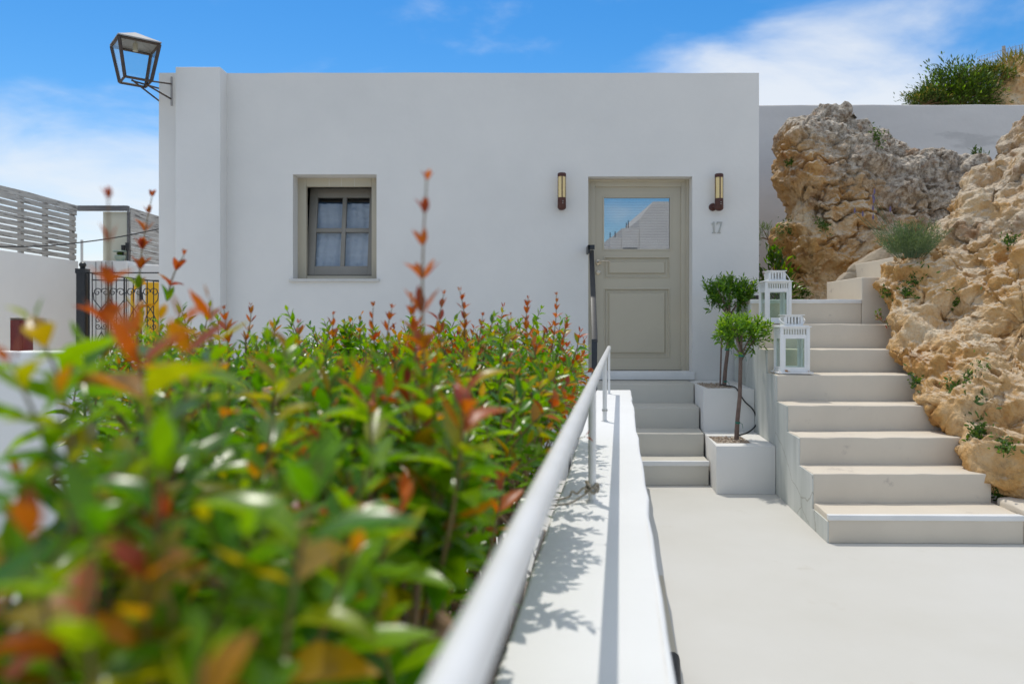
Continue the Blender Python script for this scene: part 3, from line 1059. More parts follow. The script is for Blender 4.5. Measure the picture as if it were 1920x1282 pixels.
# upper flight turning right behind the rock
for (xa, xb, ya, yb, zt) in ((3.236, 3.62, 7.046, 8.0, 1.782), (3.62, 4.05, 7.05, 8.25, 1.985), (4.05, 4.6, 7.05, 8.4, 2.19)):
    s_ = slab('step', [(xa, ya), (xb, ya), (xb, yb), (xa + 0.05, yb - 0.04)], 0.0, zt, M['step'], jit=0.003, bevel=0.008)
    into(s_, stair, SB)
# little plaster upstand where the lowest steps meet the rock
s_ = slab('plaster_upstand', [(3.149, 4.66), (3.45, 4.64), (3.5, 5.04), (3.19, 5.02)], 0.0, 0.21, M['step'], jit=0.006, bevel=0.02)
into(s_, stair, SB)


# ------------------------------------------------------------------ planters
def planter(x0, x1, xb0, xb1, y0, y1, zt, hole, label):
    t = empty('planter', ((x0 + x1) / 2, y0, 0))
    tag(t, label, 'planter', 'white planters beside the entrance steps')
    inv = Matrix.Translation((-(x0 + x1) / 2, -y0, 0))
    hx0, hx1, hy0, hy1 = hole
    m_ = MB()
    rim = 0.0
    o4 = [(x0, y0), (x1, y0), (xb1, y1), (xb0, y1)]
    sk = (xb0 - x0) * 0.5
    i4 = [(hx0, hy0), (hx1, hy0), (hx1 + sk * 0.5, hy1), (hx0 + sk * 0.5, hy1)]
    vs = [(x, y, 0) for x, y in o4] + [(x, y, zt) for x, y in o4] + [(x, y, zt) for x, y in i4] + [(x, y, zt - 0.10) for x, y in i4]
    fs = [(3, 2, 1, 0)]
    for j in range(4):
        k = (j + 1) % 4
        fs += [(j, k, 4 + k, 4 + j), (4 + j, 4 + k, 8 + k, 8 + j), (8 + j, 8 + k, 12 + k, 12 + j)]
    fs.append((12, 13, 14, 15))
    m_.add(vs, fs)
    into(m_.build('planter_box', M['white'], bevel=0.010), t, inv)
    so = MB()
    so.add([(x, y, zt - 0.035) for x, y in i4], [(0, 1, 2, 3)])
    into(so.build('soil', M['soil']), t, inv)
    pb = MB()
    ico = bmesh.new()
    bmesh.ops.create_icosphere(ico, subdivisions=1, radius=1.0)
    iv = [v.co.copy() for v in ico.verts]
    ifs = [tuple(v.index for v in f.verts) for f in ico.faces]
    ico.free()
    for _ in range(420):
        u, v = random.random(), random.random()
        q0 = Vector(i4[0]).lerp(Vector(i4[1]), u)
        q1 = Vector(i4[3]).lerp(Vector(i4[2]), u)
        q = q0.lerp(q1, v)
        r = random.uniform(0.008, 0.018)
        R_ = Matrix.Rotation(random.random() * 6.3, 4, 'Z') @ Matrix.Diagonal((r * random.uniform(0.8, 1.5), r, r * 0.6, 1))
        pb.add([R_ @ v_ + Vector((q.x, q.y, zt - 0.026 + random.random() * 0.022)) for v_ in iv], ifs)
    p_ = into(pb.build('pebbles', M['pebble'], smooth=True), t, inv)
    p_['kind'] = 'stuff'
    return t


planter(1.622, sxl(6.05) - 0.012, 1.715, sxl(6.855) - 0.012, 6.05, 6.855, 0.381, (1.668, 1.955, 6.20, 6.60), 'lower white planter with gravel standing on the terrace')
planter(1.723, sxl(6.862) - 0.012, 1.835, sxl(7.89) - 0.012, 6.86, 7.89, 0.760, (1.80, 2.05, 7.0, 7.65), 'upper white planter with gravel against the house wall')

# ------------------------------------------------------------------ leaves
def leaf_shape(width=0.32, fold=0.18, curl=0.16, secs=5):
    """Unit leaf along +Y, folded on its midrib, curling down towards the tip."""
    prof = [(0.0, 0.05), (0.18, 0.62), (0.42, 1.0), (0.70, 0.78), (1.0, 0.03)]
    if secs == 3:
        prof = [(0.0, 0.10), (0.45, 1.0), (1.0, 0.05)]
    vs, fs = [], []
    for t, w in prof:
        hw = width * 0.5 * w
        z = -curl * t * t
        vs += [(-hw, t, z + fold * hw), (0, t, z), (hw, t, z + fold * hw)]
    for k in range(len(prof) - 1):
        a = k * 3
        fs += [(a, a + 1, a + 4, a + 3), (a + 1, a + 2, a + 5, a + 4)]
    return np.array(vs), fs


LEAVES = [leaf_shape(0.46, 0.5, 0.20), leaf_shape(0.40, 0.3, 0.02), leaf_shape(0.50, 0.7, 0.36), leaf_shape(0.36, 0.4, -0.12)]
LEAF_S = [leaf_shape(0.36, 0.4, 0.08, 3), leaf_shape(0.30, 0.2, -0.05, 3)]


class LeafSet:
    """Leaves as frames: position, direction, upper normal, length, material index."""

    def __init__(self):
        self.p, self.d, self.n, self.s, self.k = [], [], [], [], []

    def add(self, p, d, n, s, k):
        self.p.append(tuple(p)); self.d.append(tuple(d)); self.n.append(tuple(n)); self.s.append(s); self.k.append(k)

    def arrays(self):
        p, d, n = np.array(self.p), np.array(self.d), np.array(self.n)
        d /= np.linalg.norm(d, axis=1)[:, None]
        n = n - d * (n * d).sum(1)[:, None]
        n /= np.maximum(np.linalg.norm(n, axis=1), 1e-6)[:, None]
        x = np.cross(d, n)
        return p, np.stack([x, d, n], 2), np.array(self.s), np.array(self.k)


def leaf_mesh(name, shapes, p, R, s, k, mats, parent=None, inv=None):
    V, Fc, mi, base = [], [], [], 0
    which = rng.integers(0, len(shapes), len(p))
    for w, (bv, bf) in enumerate(shapes):
        sel = np.where(which == w)[0]
        if not len(sel):
            continue
        v = np.einsum('nij,vj->nvi', R[sel], bv) * s[sel][:, None, None] + p[sel][:, None, :]
        V.append(v.reshape(-1, 3))
        nv = len(bv)
        f = np.array(bf)[None] + (np.arange(len(sel)) * nv)[:, None, None] + base
        Fc.append(f.reshape(-1, 4))
        mi.append(np.repeat(k[sel], len(bf)))
        base += len(sel) * nv
    V, Fc, mi = np.concatenate(V), np.concatenate(Fc), np.concatenate(mi)
    me = bpy.data.meshes.new(name)
    me.vertices.add(len(V))
    me.vertices.foreach_set('co', V.astype(np.float32).ravel())
    me.loops.add(Fc.size)
    me.loops.foreach_set('vertex_index', Fc.astype(np.int32).ravel())
    me.polygons.add(len(Fc))
    me.polygons.foreach_set('loop_start', np.arange(0, Fc.size, 4, dtype=np.int32))
    me.polygons.foreach_set('loop_total', np.full(len(Fc), 4, dtype=np.int32))
    for m_ in mats:
        me.materials.append(m_)
    me.polygons.foreach_set('material_index', mi.astype(np.int32))
    me.update()
    me.validate()
    me.shade_smooth()
    o = bpy.data.objects.new(name, me)
    col.objects.link(o)
    if parent is not None:
        o.parent = parent
        if inv is not None:
            o.matrix_parent_inverse = inv
    return o


def rand_dir():
    v = Vector((random.gauss(0, 1), random.gauss(0, 1), random.gauss(0, 1)))
    return v.normalized()


def perp(a):
    b = Vector((0, 0, 1)) if abs(a.z) < 0.9 else Vector((1, 0, 0))
    return a.cross(b).normalized()


# ------------------------------------------------------------------ clipped trees in the planters
def clipped_tree(base, head, r, zr, label, ls, nshoot=190, forks=5, lean=0.0, lit=0.4):
    t = empty('olive_tree', base)
    tag(t, label, 'small tree', 'clipped trees in the planters')
    b = Vector(base)
    inv = Matrix.Translation(-b)
    hd_ = Vector(head)
    tr = MB()
    fork = hd_ - Vector((0, 0, zr * 0.95))
    mid = b.lerp(fork, 0.5) + Vector((0.012, 0.0, 0))
    tr.tube([b - Vector((0, 0, 0.04)), b.lerp(mid, 0.5) + Vector((-0.004, 0, 0)), mid, fork], [0.021, 0.018, 0.0165, 0.015], 10)
    ends = []
    for k in range(forks):
        a = 2 * math.pi * k / forks + 0.3
        e = hd_ + Vector((math.cos(a) * r * 0.6, math.sin(a) * r * 0.6, -zr * 0.25 + random.uniform(-0.04, 0.06)))
        s = fork - Vector((0, 0, random.uniform(0.0, 0.10)))
        tr.tube([s, s.lerp(e, 0.5) + Vector((0, 0, 0.01)), e], [0.009, 0.007, 0.005], 7)
        ends.append(e)
    tr.tube([fork, hd_ + Vector((0.01, 0, zr * 0.3))], [0.014, 0.006], 8)
    ends.append(hd_ + Vector((0, 0, zr * 0.3)))
    L = LeafSet()
    tw = MB()
    for i in range(nshoot):
        u = rand_dir()
        if u.z < -0.25 and random.random() < 0.7:
            u.z = -u.z
        rad = random.uniform(0.55, 1.0) ** 0.6
        bump = 1.0 + 0.22 * math.sin(3 * math.atan2(u.y, u.x) + 1.3 + lean) + 0.14 * math.sin(5 * u.z + 4 * u.x + lean) + random.gauss(0, 0.12)
        tip = hd_ + Vector((u.x * r, u.y * r, u.z * zr)) * (rad * bump)
        root = min(ends, key=lambda e: (e - tip).length)
        ax = ((tip - root).normalized() + Vector((0, 0, 0.45)) + rand_dir() * 0.25).normalized()
        ln = random.uniform(0.07, 0.15)
        if i % 3 == 0:
            tw.tube([root, root.lerp(tip, 0.6), tip], [0.003, 0.002, 0.0012], 4, False)
        npair = random.randint(4, 6)
        side0 = perp(ax)
        for q in range(npair):
            pp = tip - ax * (ln * q / npair)
            for sgn in (1, -1):
                rot = Matrix.Rotation(q * 1.57 + i, 3, ax)
                sd_ = (rot @ side0) * sgn
                d = (ax * random.uniform(0.5, 1.0) + sd_ * 0.8 + rand_dir() * 0.15).normalized()
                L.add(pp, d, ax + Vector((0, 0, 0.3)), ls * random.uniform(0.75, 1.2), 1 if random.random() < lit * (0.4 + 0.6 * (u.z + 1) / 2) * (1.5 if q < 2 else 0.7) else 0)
    into(tr.build('trunk', M['bark'], smooth=True), t, inv)
    into(tw.build('twigs', M['bark'], smooth=True), t, inv)['kind'] = 'stuff'
    p, R, s, k = L.arrays()
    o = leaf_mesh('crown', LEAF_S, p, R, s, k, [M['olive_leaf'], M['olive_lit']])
    into(o, t, inv)
    o['kind'] = 'stuff'
    return t, b, fork, inv


b1 = P(1380, 812, 6.42)
b1.z = 0.345
t1, b1, f1, inv1 = clipped_tree(b1, P(1389, 622, 6.42), 0.225, 0.155, 'clipped little tree with lighter green crown in the lower planter', 0.047, nshoot=240, lit=0.75, lean=0.4)
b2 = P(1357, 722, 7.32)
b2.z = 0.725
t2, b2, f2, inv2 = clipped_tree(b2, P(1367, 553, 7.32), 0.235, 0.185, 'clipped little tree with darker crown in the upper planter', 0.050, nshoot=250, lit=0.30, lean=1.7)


def ties(t, b, f, inv, fracs):
    for fr_ in fracs:
        c = b.lerp(f, fr_)
        m_ = MB()
        m_.tube([c + Vector((0.004, 0, -0.008)), c + Vector((0.004, 0, 0.008))], 0.0205, 10)
        m_.tube([c + Vector((0.02, -0.01, 0)), c + Vector((0.04, -0.015, -0.01)), c + Vector((0.045, -0.015, -0.045))], 0.002, 5)
        into(m_.build('plant_tie', M['tie'], smooth=True), t, inv)


ties(t1, b1, f1, inv1, (0.22, 0.93))
ties(t2, b2, f2, inv2, (0.10, 0.52))
# second slim stake beside the rear trunk
m_ = MB()
m_.tube([b2 + Vector((-0.034, 0.01, -0.03)), b2 + Vector((-0.016, 0.01, 0.58))], 0.008, 7)
into(m_.build('stake', M['bark'], smooth=True), t2, inv2)

# black garden hose and lamp post behind the trees
hs_ = MB()
q0 = P(1392, 713, 7.55)
hs_.tube([q0 + Vector((0, 0, 0.0)), P(1389, 640, 7.55), P(1385, 575, 7.6), P(1386, 560, 7.62)], [0.020, 0.016, 0.016, 0.016], 10)
hs_.tube([q0 + Vector((0, 0, -0.01)), q0 + Vector((0, 0, 0.07))], [0.033, 0.024], 10)
sp = hs_.build('garden_spotlight', M['rubber'], smooth=True)
hd2 = MB()
hd2.tube([P(1386, 561, 7.62), P(1402, 560, 7.6), P(1421, 559, 7.5)], [0.018, 0.026, 0.03], 10)
hd2.build('lamp_head', M['rubber'], sp, smooth=True)
tag(sp, 'black garden spotlight on a pole behind the upper clipped tree', 'garden light')
cb = MB()
zt = 0.381
pts = [P(1352, 722, 7.25), P(1366, 724, 7.1), P(1378, 727, 6.95), P(1384, 733, 6.84), P(1396, 752, 6.83), P(1412, 768, 6.83), P(1419, 788, 6.83), P(1415, 800, 6.8), P(1402, 810, 6.75), P(1386, 813, 6.6)]
pts[-1].z = zt + 0.006; pts[-2].z = zt + 0.008
pts[0].z = pts[1].z = pts[2].z = 0.772


def smooth_path(pts, n=6):
    out = []
    for k in range(len(pts) - 1):
        p0, p1, p2, p3 = pts[max(k - 1, 0)], pts[k], pts[k + 1], pts[min(k + 2, len(pts) - 1)]
        for j in range(n):
            t = j / n
            out.append(0.5 * ((2 * p1) + (p2 - p0) * t + (2 * p0 - 5 * p1 + 4 * p2 - p3) * t * t + (3 * p1 - p0 - 3 * p2 + p3) * t ** 3))
    return out + [pts[-1]]


cb.tube(smooth_path(pts), 0.0065, 7)
c_ = cb.build('irrigation_hose', M['rubber'], smooth=True)
tag(c_, 'thin black hose looping down from upper to lower planter', 'hose')


# ------------------------------------------------------------------ white candle lanterns
def lantern(loc, rz, label, handle_up):
    t = empty('candle_lantern', loc, rz)
    tag(t, label, 'lantern', 'white candle lanterns on the stairs')
    w, h = 0.103, 0.375          # half width, body height
    b = MB()
    b.box(-w - 0.034, w + 0.034, -w - 0.034, w + 0.034, 0.004, 0.018)
    b.box(-w - 0.012, w + 0.012, -w - 0.012, w + 0.012, 0.018, 0.034)
    for sx in (-1, 1):
        for s2 in (-1, 1):
            b.box(sx * w - 0.012, sx * w + 0.012, s2 * w - 0.012, s2 * w + 0.012, -0.001, 0.004)
    b.build('base', M['lantern_base'], t, bevel=0.003)
    z0, zb, z1 = 0.034, 0.300, h
    for sx in (-1, 1):
        for s2 in (-1, 1):
            m_ = MB()
            m_.box(sx * w - 0.012, sx * w + 0.012, s2 * w - 0.012, s2 * w + 0.012, z0, z1)
            m_.build('corner_post', M['lantern'], t, bevel=0.002)
    for k in range(4):
        R_ = Matrix.Rotation(k * math.pi / 2, 4, 'Z')
        m_ = MB()
        a = w - 0.012
        m_.box(-a, a, -w - 0.006, -w + 0.006, zb, zb + 0.016, R_)
        m_.box(-a, a, -w - 0.006, -w + 0.006, z1 - 0.014, z1, R_)
        n = 10
        for j in range(n):
            xx = -a + 2 * a * j / (n - 1)
            m_.box(xx - 0.0048, xx + 0.0048, -w - 0.005, -w + 0.005, zb + 0.016, z1 - 0.014, R_)
        m_.build('slotted_band', M['lantern'], t)
        m_ = MB()
        m_.box(-a, -a + 0.018, -w - 0.006, -w + 0.006, z0, zb, R_)
        m_.box(a - 0.018, a, -w - 0.006, -w + 0.006, z0, zb, R_)
        m_.box(-a + 0.018, a - 0.018, -w - 0.006, -w + 0.006, z0, z0 + 0.022, R_)
        m_.box(-a + 0.018, a - 0.018, -w - 0.006, -w + 0.006, zb - 0.016, zb, R_)
        m_.build('side_frame', M['lantern'], t)
        m_ = MB()
        m_.box(-a + 0.016, a - 0.016, -w - 0.0015, -w + 0.0015, z0 + 0.02, zb - 0.014, R_)
        m_.build('glass_pane', M['glass_green'], t)
    m_ = MB()
    m_.box(-w - 0.022, w + 0.022, -w - 0.022, w + 0.022, z1, z1 + 0.008)
    m_.box(-w - 0.006, w + 0.006, -w - 0.006, w + 0.006, z1 + 0.008, z1 + 0.014)
    m_.build('roof_plate', M['lantern'], t, bevel=0.002)
    c, ch = 0.072, 0.082
    m_ = MB()
    zc = z1 + 0.014
    m_.box(-c, c, -c, c, zc, zc + 0.012)
    m_.box(-c - 0.012, c + 0.012, -c - 0.012, c + 0.012, zc + ch, zc + ch + 0.006)
    for k in range(4):
        R_ = Matrix.Rotation(k * math.pi / 2, 4, 'Z')
        m_.box(-c, c, -c, -c + 0.005, zc + ch - 0.014, zc + ch, R_)
        for j in range(6):
            xx = -c + 0.008 + 2 * (c - 0.008) * j / 5
            wd = 0.012 if j in (0, 5) else 0.0065
            m_.box(xx - wd, xx + wd, -c, -c + 0.005, zc + 0.012, zc + ch - 0.014, R_)
    m_.build('chimney', M['lantern'], t)
    hn = MB()
    pts = []
    for k in range(21):
        a = math.pi * k / 20
        if handle_up:
            pts.append(Vector((math.cos(a) * (c + 0.026), -c * 0.2 - math.sin(a) * 0.088, zc + ch * 0.66 - math.sin(a) * 0.052)))
        else:
            pts.append(Vector((c + 0.004 + math.sin(a) * 0.052, math.cos(a) * c, zc + ch * 0.70 - math.sin(a) * 0.066)))
    hn.tube(pts, 0.0035, 7)
    if handle_up:
        pts2 = [Vector((p.x, -p.y, 2 * (zc + ch * 0.66) - p.z)) for p in pts]
        pts2 = [Vector((p.x, -0.004, zc + ch * 0.66 + math.sin(math.pi * i / 20) * 0.016)) for i, p in enumerate(pts)]
        hn.tube(pts2, 0.0035, 7)
    hn.build('handle', M['lantern'], t, smooth=True)
    return t


lantern((P(1484, 700, 6.20).x, 6.20, 0.948), math.radians(-6), 'white metal candle lantern with rusty base on the middle stair', True)
lantern((P(1453, 606, 6.88).x, 6.88, 1.349), math.radians(-4), 'white metal candle lantern standing higher beside the house corner', False)

# ------------------------------------------------------------------ low white wall with handrail
par = empty('parapet_wall', (0.5, 3.0, 0))
tag(par, 'low white wall running from the foreground to the entrance steps', 'wall')
PB = Matrix.Translation((-0.5, -3.0, 0))
pw = lambda off, y: (off + XO * y, y)
into(slab('wall_body', [pw(-0.205, -1.5), pw(0.091, -1.5), pw(0.091, 6.52), pw(-0.205, 6.52)], 0.0, 0.785, M['white_top'], res=0.22, jit=0.003, bevel=0.012), par, PB)
into(slab('taupe_strip', [pw(0.092, 0.4), pw(0.2295, 0.4), pw(0.2265, 4.03), pw(0.092, 4.06)], 0.001, 0.024, M['taupe'], res=0.3, jit=0.001, bevel=0.004), par, PB)  # low taupe strip along the foot of the wall
hm = MB()
hm.tube([Vector((*pw(0.17, 2.0), 0.055)), Vector((*pw(0.19, 2.75), 0.05)), Vector((*pw(0.205, 2.98), 0.045))], [0.03, 0.03, 0.028], 10)
o = hm.build('drain_pipe', M['rubber'], smooth=True)
tag(o, 'black pipe end lying at the foot of the low white wall', 'pipe')

rail = empty('handrail', (0.8, 6.1, 0.785))
tag(rail, 'thin white tubular handrail on top of the low wall', 'handrail')
RB = Matrix.Translation((-0.8, -6.1, -0.785))
RO, RZ = -0.090, EYE - 0.196
m_ = MB()
m_.tube([Vector((*pw(RO, y), RZ)) for y in (-0.8, 0.3, 1, 2, 3, 4, 5, 6.0, 6.14)] + [Vector((*pw(RO, 6.17), RZ - 0.008))], 0.0158, 18)
into(m_.build('rail', M['rail_white'], smooth=True), rail, RB)
for y in (2.44, 4.43, 6.14):
    m_ = MB()
    x_, _ = pw(RO, y)
    r = 0.0125 if y < 6 else 0.010
    m_.tube([(x_, y, 0.783), (x_, y, RZ)], r, 14)
    m_.tube([(x_, y, 0.783), (x_, y, 0.790)], 0.020, 14)
    into(m_.build('post', M['rail_white'], smooth=True), rail, RB)
m_ = MB()
x_, _ = pw(RO, 4.43)
m_.tube([(x_, 4.43, 0.845), (x_, 4.43, 0.857)], 0.0165, 14)
into(m_.build('collar', M['number'], smooth=True), rail, RB)

# frayed rope knotted round the nearest post
rp = MB()
x_, y_ = pw(RO, 2.44)
pts = []
for k in range(70):
    a = k * 0.33
    pts.append(Vector((x_ + math.cos(a) * (0.0175 + 0.004 * math.sin(k * 0.9)), y_ + math.sin(a) * 0.0175, 0.815 + 0.030 * k / 70 + 0.006 * math.sin(a * 0.5 + k))))
rp.tube(pts, 0.0042, 6)
rp.tube(smooth_path([Vector((x_ - 0.016, y_ - 0.016, 0.825)), Vector((x_ - 0.030, y_ - 0.02, 0.832)), Vector((x_ - 0.05, y_ - 0.02, 0.815)), Vector((x_ - 0.066, y_ - 0.02, 0.822)), Vector((x_ - 0.075, y_ - 0.02, 0.805)), Vector((x_ - 0.11, y_ - 0.03, 0.798)), Vector((x_ - 0.17, y_ - 0.05, 0.791))]), 0.0036, 6)
rp.tube(smooth_path([Vector((x_ - 0.016, y_ - 0.018, 0.818)), Vector((x_ - 0.04, y_ - 0.03, 0.806)), Vector((x_ - 0.08, y_ - 0.05, 0.790)), Vector((x_ - 0.16, y_ - 0.08, 0.790))]), 0.0030, 6)
o = rp.build('rope', M['rope'], smooth=True)
tag(o, 'frayed beige rope knotted round the nearest handrail post', 'rope')

# black rail at the house door
br = empty('door_handrail', (0.83, 7.6, 0.58))
tag(br, 'black flat-bar handrail standing at the left of the front door', 'handrail')
BB = Matrix.Translation((-0.83, -7.6, -0.58))


def flat_bar(mbx, a, b, wx, wn):
    a, b = Vector(a), Vector(b)
    t = (b - a).normalized()
    s = Vector((1, 0, 0))
    n = t.cross(s).normalized()
    s = n.cross(t).normalized()
    vs = []
    for p in (a, b):
        for u, v in ((-1, -1), (1, -1), (1, 1), (-1, 1)):
            vs.append(p + s * wx * u + n * wn * v)
    mbx.add(vs, [(0, 1, 2, 3), (7, 6, 5, 4), (0, 4, 5, 1), (1, 5, 6, 2), (2, 6, 7, 3), (3, 7, 4, 0)])


m_ = MB()
A_, B_ = P(1109.0, 470, 7.78), P(1115.5, 640, 6.6)
flat_bar(m_, A_, B_, 0.024, 0.008)
into(m_.build('rail', M['black'], bevel=0.002), br, BB)
m_ = MB()
m_.box(0.770, A_.x + 0.024, 7.70, 7.722, A_.z + 0.004, A_.z + 0.052)
m_.box(0.770, 0.788, 7.70, 7.895, A_.z - 0.03, A_.z + 0.052)
into(m_.build('wall_bracket', M['black'], bevel=0.002), br, BB)
m_ = MB()
m_.box(B_.x - 0.028, B_.x + 0.020, 6.6, 6.62, 0.0, B_.z + 0.02)
into(m_.build('post', M['black'], bevel=0.002), br, BB)

# dark iron railing low behind the hedge
m_ = MB()
z_ = P(0, 769, 6.0).z
m_.box(-1.6, P(1073, 769, 6.0).x, 5.99, 6.012, z_, z_ + 0.022)
ir = m_.build('iron_railing', M['black'])
tag(ir, 'low black iron railing half hidden behind the hedge end', 'railing')
for k in range(7):
    m_ = MB()
    xx = P(1068, 769, 6.0).x - k * 0.3
    m_.box(xx - 0.009, xx + 0.009, 5.992, 6.01, 0.0, z_)
    m_.build('upright', M['black'], ir)

# ------------------------------------------------------------------ rocks
def boulder(name, outline, centre, thick, nth, nph, m, amp=1.0, grey=None, seed=0.0, back=0.6):
    """A solid rock: star-shaped silhouette (pixel x, y, depth) swelling towards and away from the viewer, then eroded."""
    c = P(*centre)
    pts = [P(*q) for q in outline]
    ang, rad, dep = [], [], []
    for q, w in zip(outline, pts):
        ang.append(math.atan2(-(q[1] - centre[1]), q[0] - centre[0]))
    order = np.argsort(ang)
    ang = np.array(ang)[order]
    W = np.array([tuple(p) for p in pts])[order]
    angx = np.concatenate([[ang[-1] - 2 * math.pi], ang, [ang[0] + 2 * math.pi]])
    Wx = np.concatenate([W[-1:], W, W[:1]])
    # resample by arc length for even density
    seg = np.concatenate([[0], np.cumsum(np.linalg.norm(np.diff(Wx, axis=0), axis=1))])
    s = np.linspace(seg[0], seg[-1], nth * 3)
    ths = np.interp(s, seg, angx)
    th_lo, th_hi = ang[0], ang[0] + 2 * math.pi
    keep = (ths >= th_lo) & (ths < th_hi)
    ths, s = ths[keep], s[keep]
    pick = np.linspace(0, len(ths) - 1, nth, endpoint=False).astype(int)
    s = s[pick]
    O = np.stack([np.interp(s, seg, Wx[:, i]) for i in range(3)], 1)
    nf = int(nph * 0.78)
    nb = nph - nf
    ph = np.concatenate([np.linspace(math.pi / 2, 0, nf, endpoint=False), np.linspace(0, -math.pi / 2, nb + 1)])[1:-1]
    cv = np.array(tuple(c))
    view = np.array(tuple((c - cam.location).normalized()))
    rings = []
    for f in ph:
        k = math.cos(f) ** 0.8
        dd = -thick * abs(math.sin(f)) ** 0.9 if f > 0 else thick * back * abs(math.sin(f))
        rings.append(cv + (O - cv) * k + view * dd)
    V = np.concatenate([cv[None] - view * thick] + rings + [cv[None] + view * thick * back])
    nr = len(ph)
    Fq = []
    idx = 1 + np.arange(nr)[:, None] * nth + np.arange(nth)[None]
    a, b_ = idx[:-1], np.roll(idx[:-1], -1, 1)
    cq, d = np.roll(idx[1:], -1, 1), idx[1:]
    quads = np.stack([a, b_, cq, d], -1).reshape(-1, 4).tolist()
    tris = [(0, int(idx[0][(j + 1) % nth]), int(idx[0][j])) for j in range(nth)]
    last = len(V) - 1
    tris += [(last, int(idx[-1][j]), int(idx[-1][(j + 1) % nth])) for j in range(nth)]
    me = bpy.data.meshes.new(name)
    me.from_pydata(V.tolist(), [], [tuple(q) for q in quads] + tris)
    bm = bmesh.new()
    bm.from_mesh(me)
    bmesh.ops.recalc_face_normals(bm, faces=bm.faces)
    bm.to_mesh(me)
    bm.free()
    nn = np.zeros(len(V) * 3, np.float32)
    me.vertices.foreach_get('normal', nn)
    nn = nn.reshape(-1, 3).astype(float)
    q = V + seed
    # big lobes and ledges, then knobs, then pits
    big = fbm(q * np.array([1.5, 1.5, 1.9]), 3)
    rid = 1 - 2 * np.abs(fbm(q * 2.6 + 40, 3))
    knob = np.abs(fbm(q * 5.5 + 80, 4, 0.55))
    w0 = worley(q * np.array([1.7, 1.7, 2.2]) + 0.35 * fbm(q * 2, 2)[:, None])
    h = (0.48 - w0) * 0.24 + big * 0.14 + (rid - 0.4) * 0.045 + knob * 0.045 - 0.015
    crk = -np.clip(0.09 - np.abs(fbm(q * np.array([2.2, 2.2, 3.0]) + 7, 3)), 0, 1) / 0.09 * 0.08 * np.clip(fbm(q * 1.1 + 60, 2) * 3 + 0.6, 0, 1)
    V2 = V + nn * ((h + crk) * amp)[:, None]
    w1 = worley(q * 6.5 + fbm(q * 6, 2)[:, None] * 0.5)
    msk = np.clip(fbm(q * 1.4 + 9, 2) * 2.6 + 0.05, 0, 1)
    pit = -np.clip(0.42 - w1, 0, 1) ** 1.2 * 0.15 * msk
    w2 = worley(q * 19)
    pit2 = -np.clip(0.40 - w2, 0, 1) * 0.045 * np.clip(fbm(q * 2.1 + 30, 2) * 2 + 0.3, 0, 1)
    w3 = worley(q * 11 + 3.3)
    pit2 = pit2 - np.clip(0.36 - w3, 0, 1) * 0.09 * np.clip(fbm(q * 1.8 + 70, 2) * 2.6 - 0.05, 0, 1)
    w4 = worley(q * 30 + 1.7)
    pit2 = pit2 - np.clip(0.34 - w4, 0, 1) * 0.030 * np.clip(fbm(q * 3.0 + 20, 2) * 2.5 + 0.3, 0, 1)
    fine = fbm(q * 15, 4, 0.6) * 0.012 + np.abs(fbm(q * 7 + 4, 3)) * 0.016 - 0.006
    me.vertices.foreach_set('co', V2.astype(np.float32).ravel())
    me.update()
    me.vertices.foreach_get('normal', nnf := np.zeros(len(V) * 3, np.float32))
    n2 = nnf.reshape(-1, 3).astype(float)
    V3 = V2 + n2 * ((pit + pit2 + fine) * amp)[:, None]
    me.vertices.foreach_set('co', V3.astype(np.float32).ravel())
    at = me.attributes.new('grey', 'FLOAT', 'POINT')
    gv = np.zeros(len(V)) if grey is None else grey(V3)
    at.data.foreach_set('value', gv.astype(np.float32))
    me.update()
    me.shade_smooth()
    o = link(name, me, m)
    bv = BVHTree.FromPolygons([tuple(v) for v in V3], [tuple(q_) for q_ in quads] + tris)
    return o, bv


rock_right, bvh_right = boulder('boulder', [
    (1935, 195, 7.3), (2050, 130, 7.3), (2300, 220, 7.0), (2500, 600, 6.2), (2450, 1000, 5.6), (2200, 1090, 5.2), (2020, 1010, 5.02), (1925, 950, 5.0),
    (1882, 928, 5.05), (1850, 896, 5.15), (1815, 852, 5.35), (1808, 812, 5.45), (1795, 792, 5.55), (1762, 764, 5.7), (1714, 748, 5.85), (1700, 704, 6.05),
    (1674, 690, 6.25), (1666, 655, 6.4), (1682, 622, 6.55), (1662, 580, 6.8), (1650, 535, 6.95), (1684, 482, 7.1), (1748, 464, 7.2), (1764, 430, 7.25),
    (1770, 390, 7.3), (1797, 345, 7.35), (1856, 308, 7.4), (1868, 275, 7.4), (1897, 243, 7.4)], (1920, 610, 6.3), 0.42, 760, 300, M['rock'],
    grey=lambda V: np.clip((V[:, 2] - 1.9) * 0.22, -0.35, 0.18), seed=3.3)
tag(rock_right, 'big orange-tan limestone boulder at the right side of the stairs', 'boulder', 'boulders beside the stairs')
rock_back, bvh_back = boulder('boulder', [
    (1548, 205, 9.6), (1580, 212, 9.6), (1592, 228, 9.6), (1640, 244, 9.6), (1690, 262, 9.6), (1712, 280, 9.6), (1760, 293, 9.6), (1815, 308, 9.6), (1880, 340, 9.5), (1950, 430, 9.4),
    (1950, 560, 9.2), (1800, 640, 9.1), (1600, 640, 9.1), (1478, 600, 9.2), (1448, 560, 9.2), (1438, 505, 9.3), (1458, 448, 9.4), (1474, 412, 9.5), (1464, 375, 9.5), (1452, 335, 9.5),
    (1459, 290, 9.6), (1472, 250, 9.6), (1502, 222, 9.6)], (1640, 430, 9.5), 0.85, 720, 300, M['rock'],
    grey=lambda V: np.clip((V[:, 2] - 2.2) * 0.28 + (V[:, 0] - 4.2) * 0.26 + 0.06, -0.25, 0.42), seed=21.7, amp=1.15)
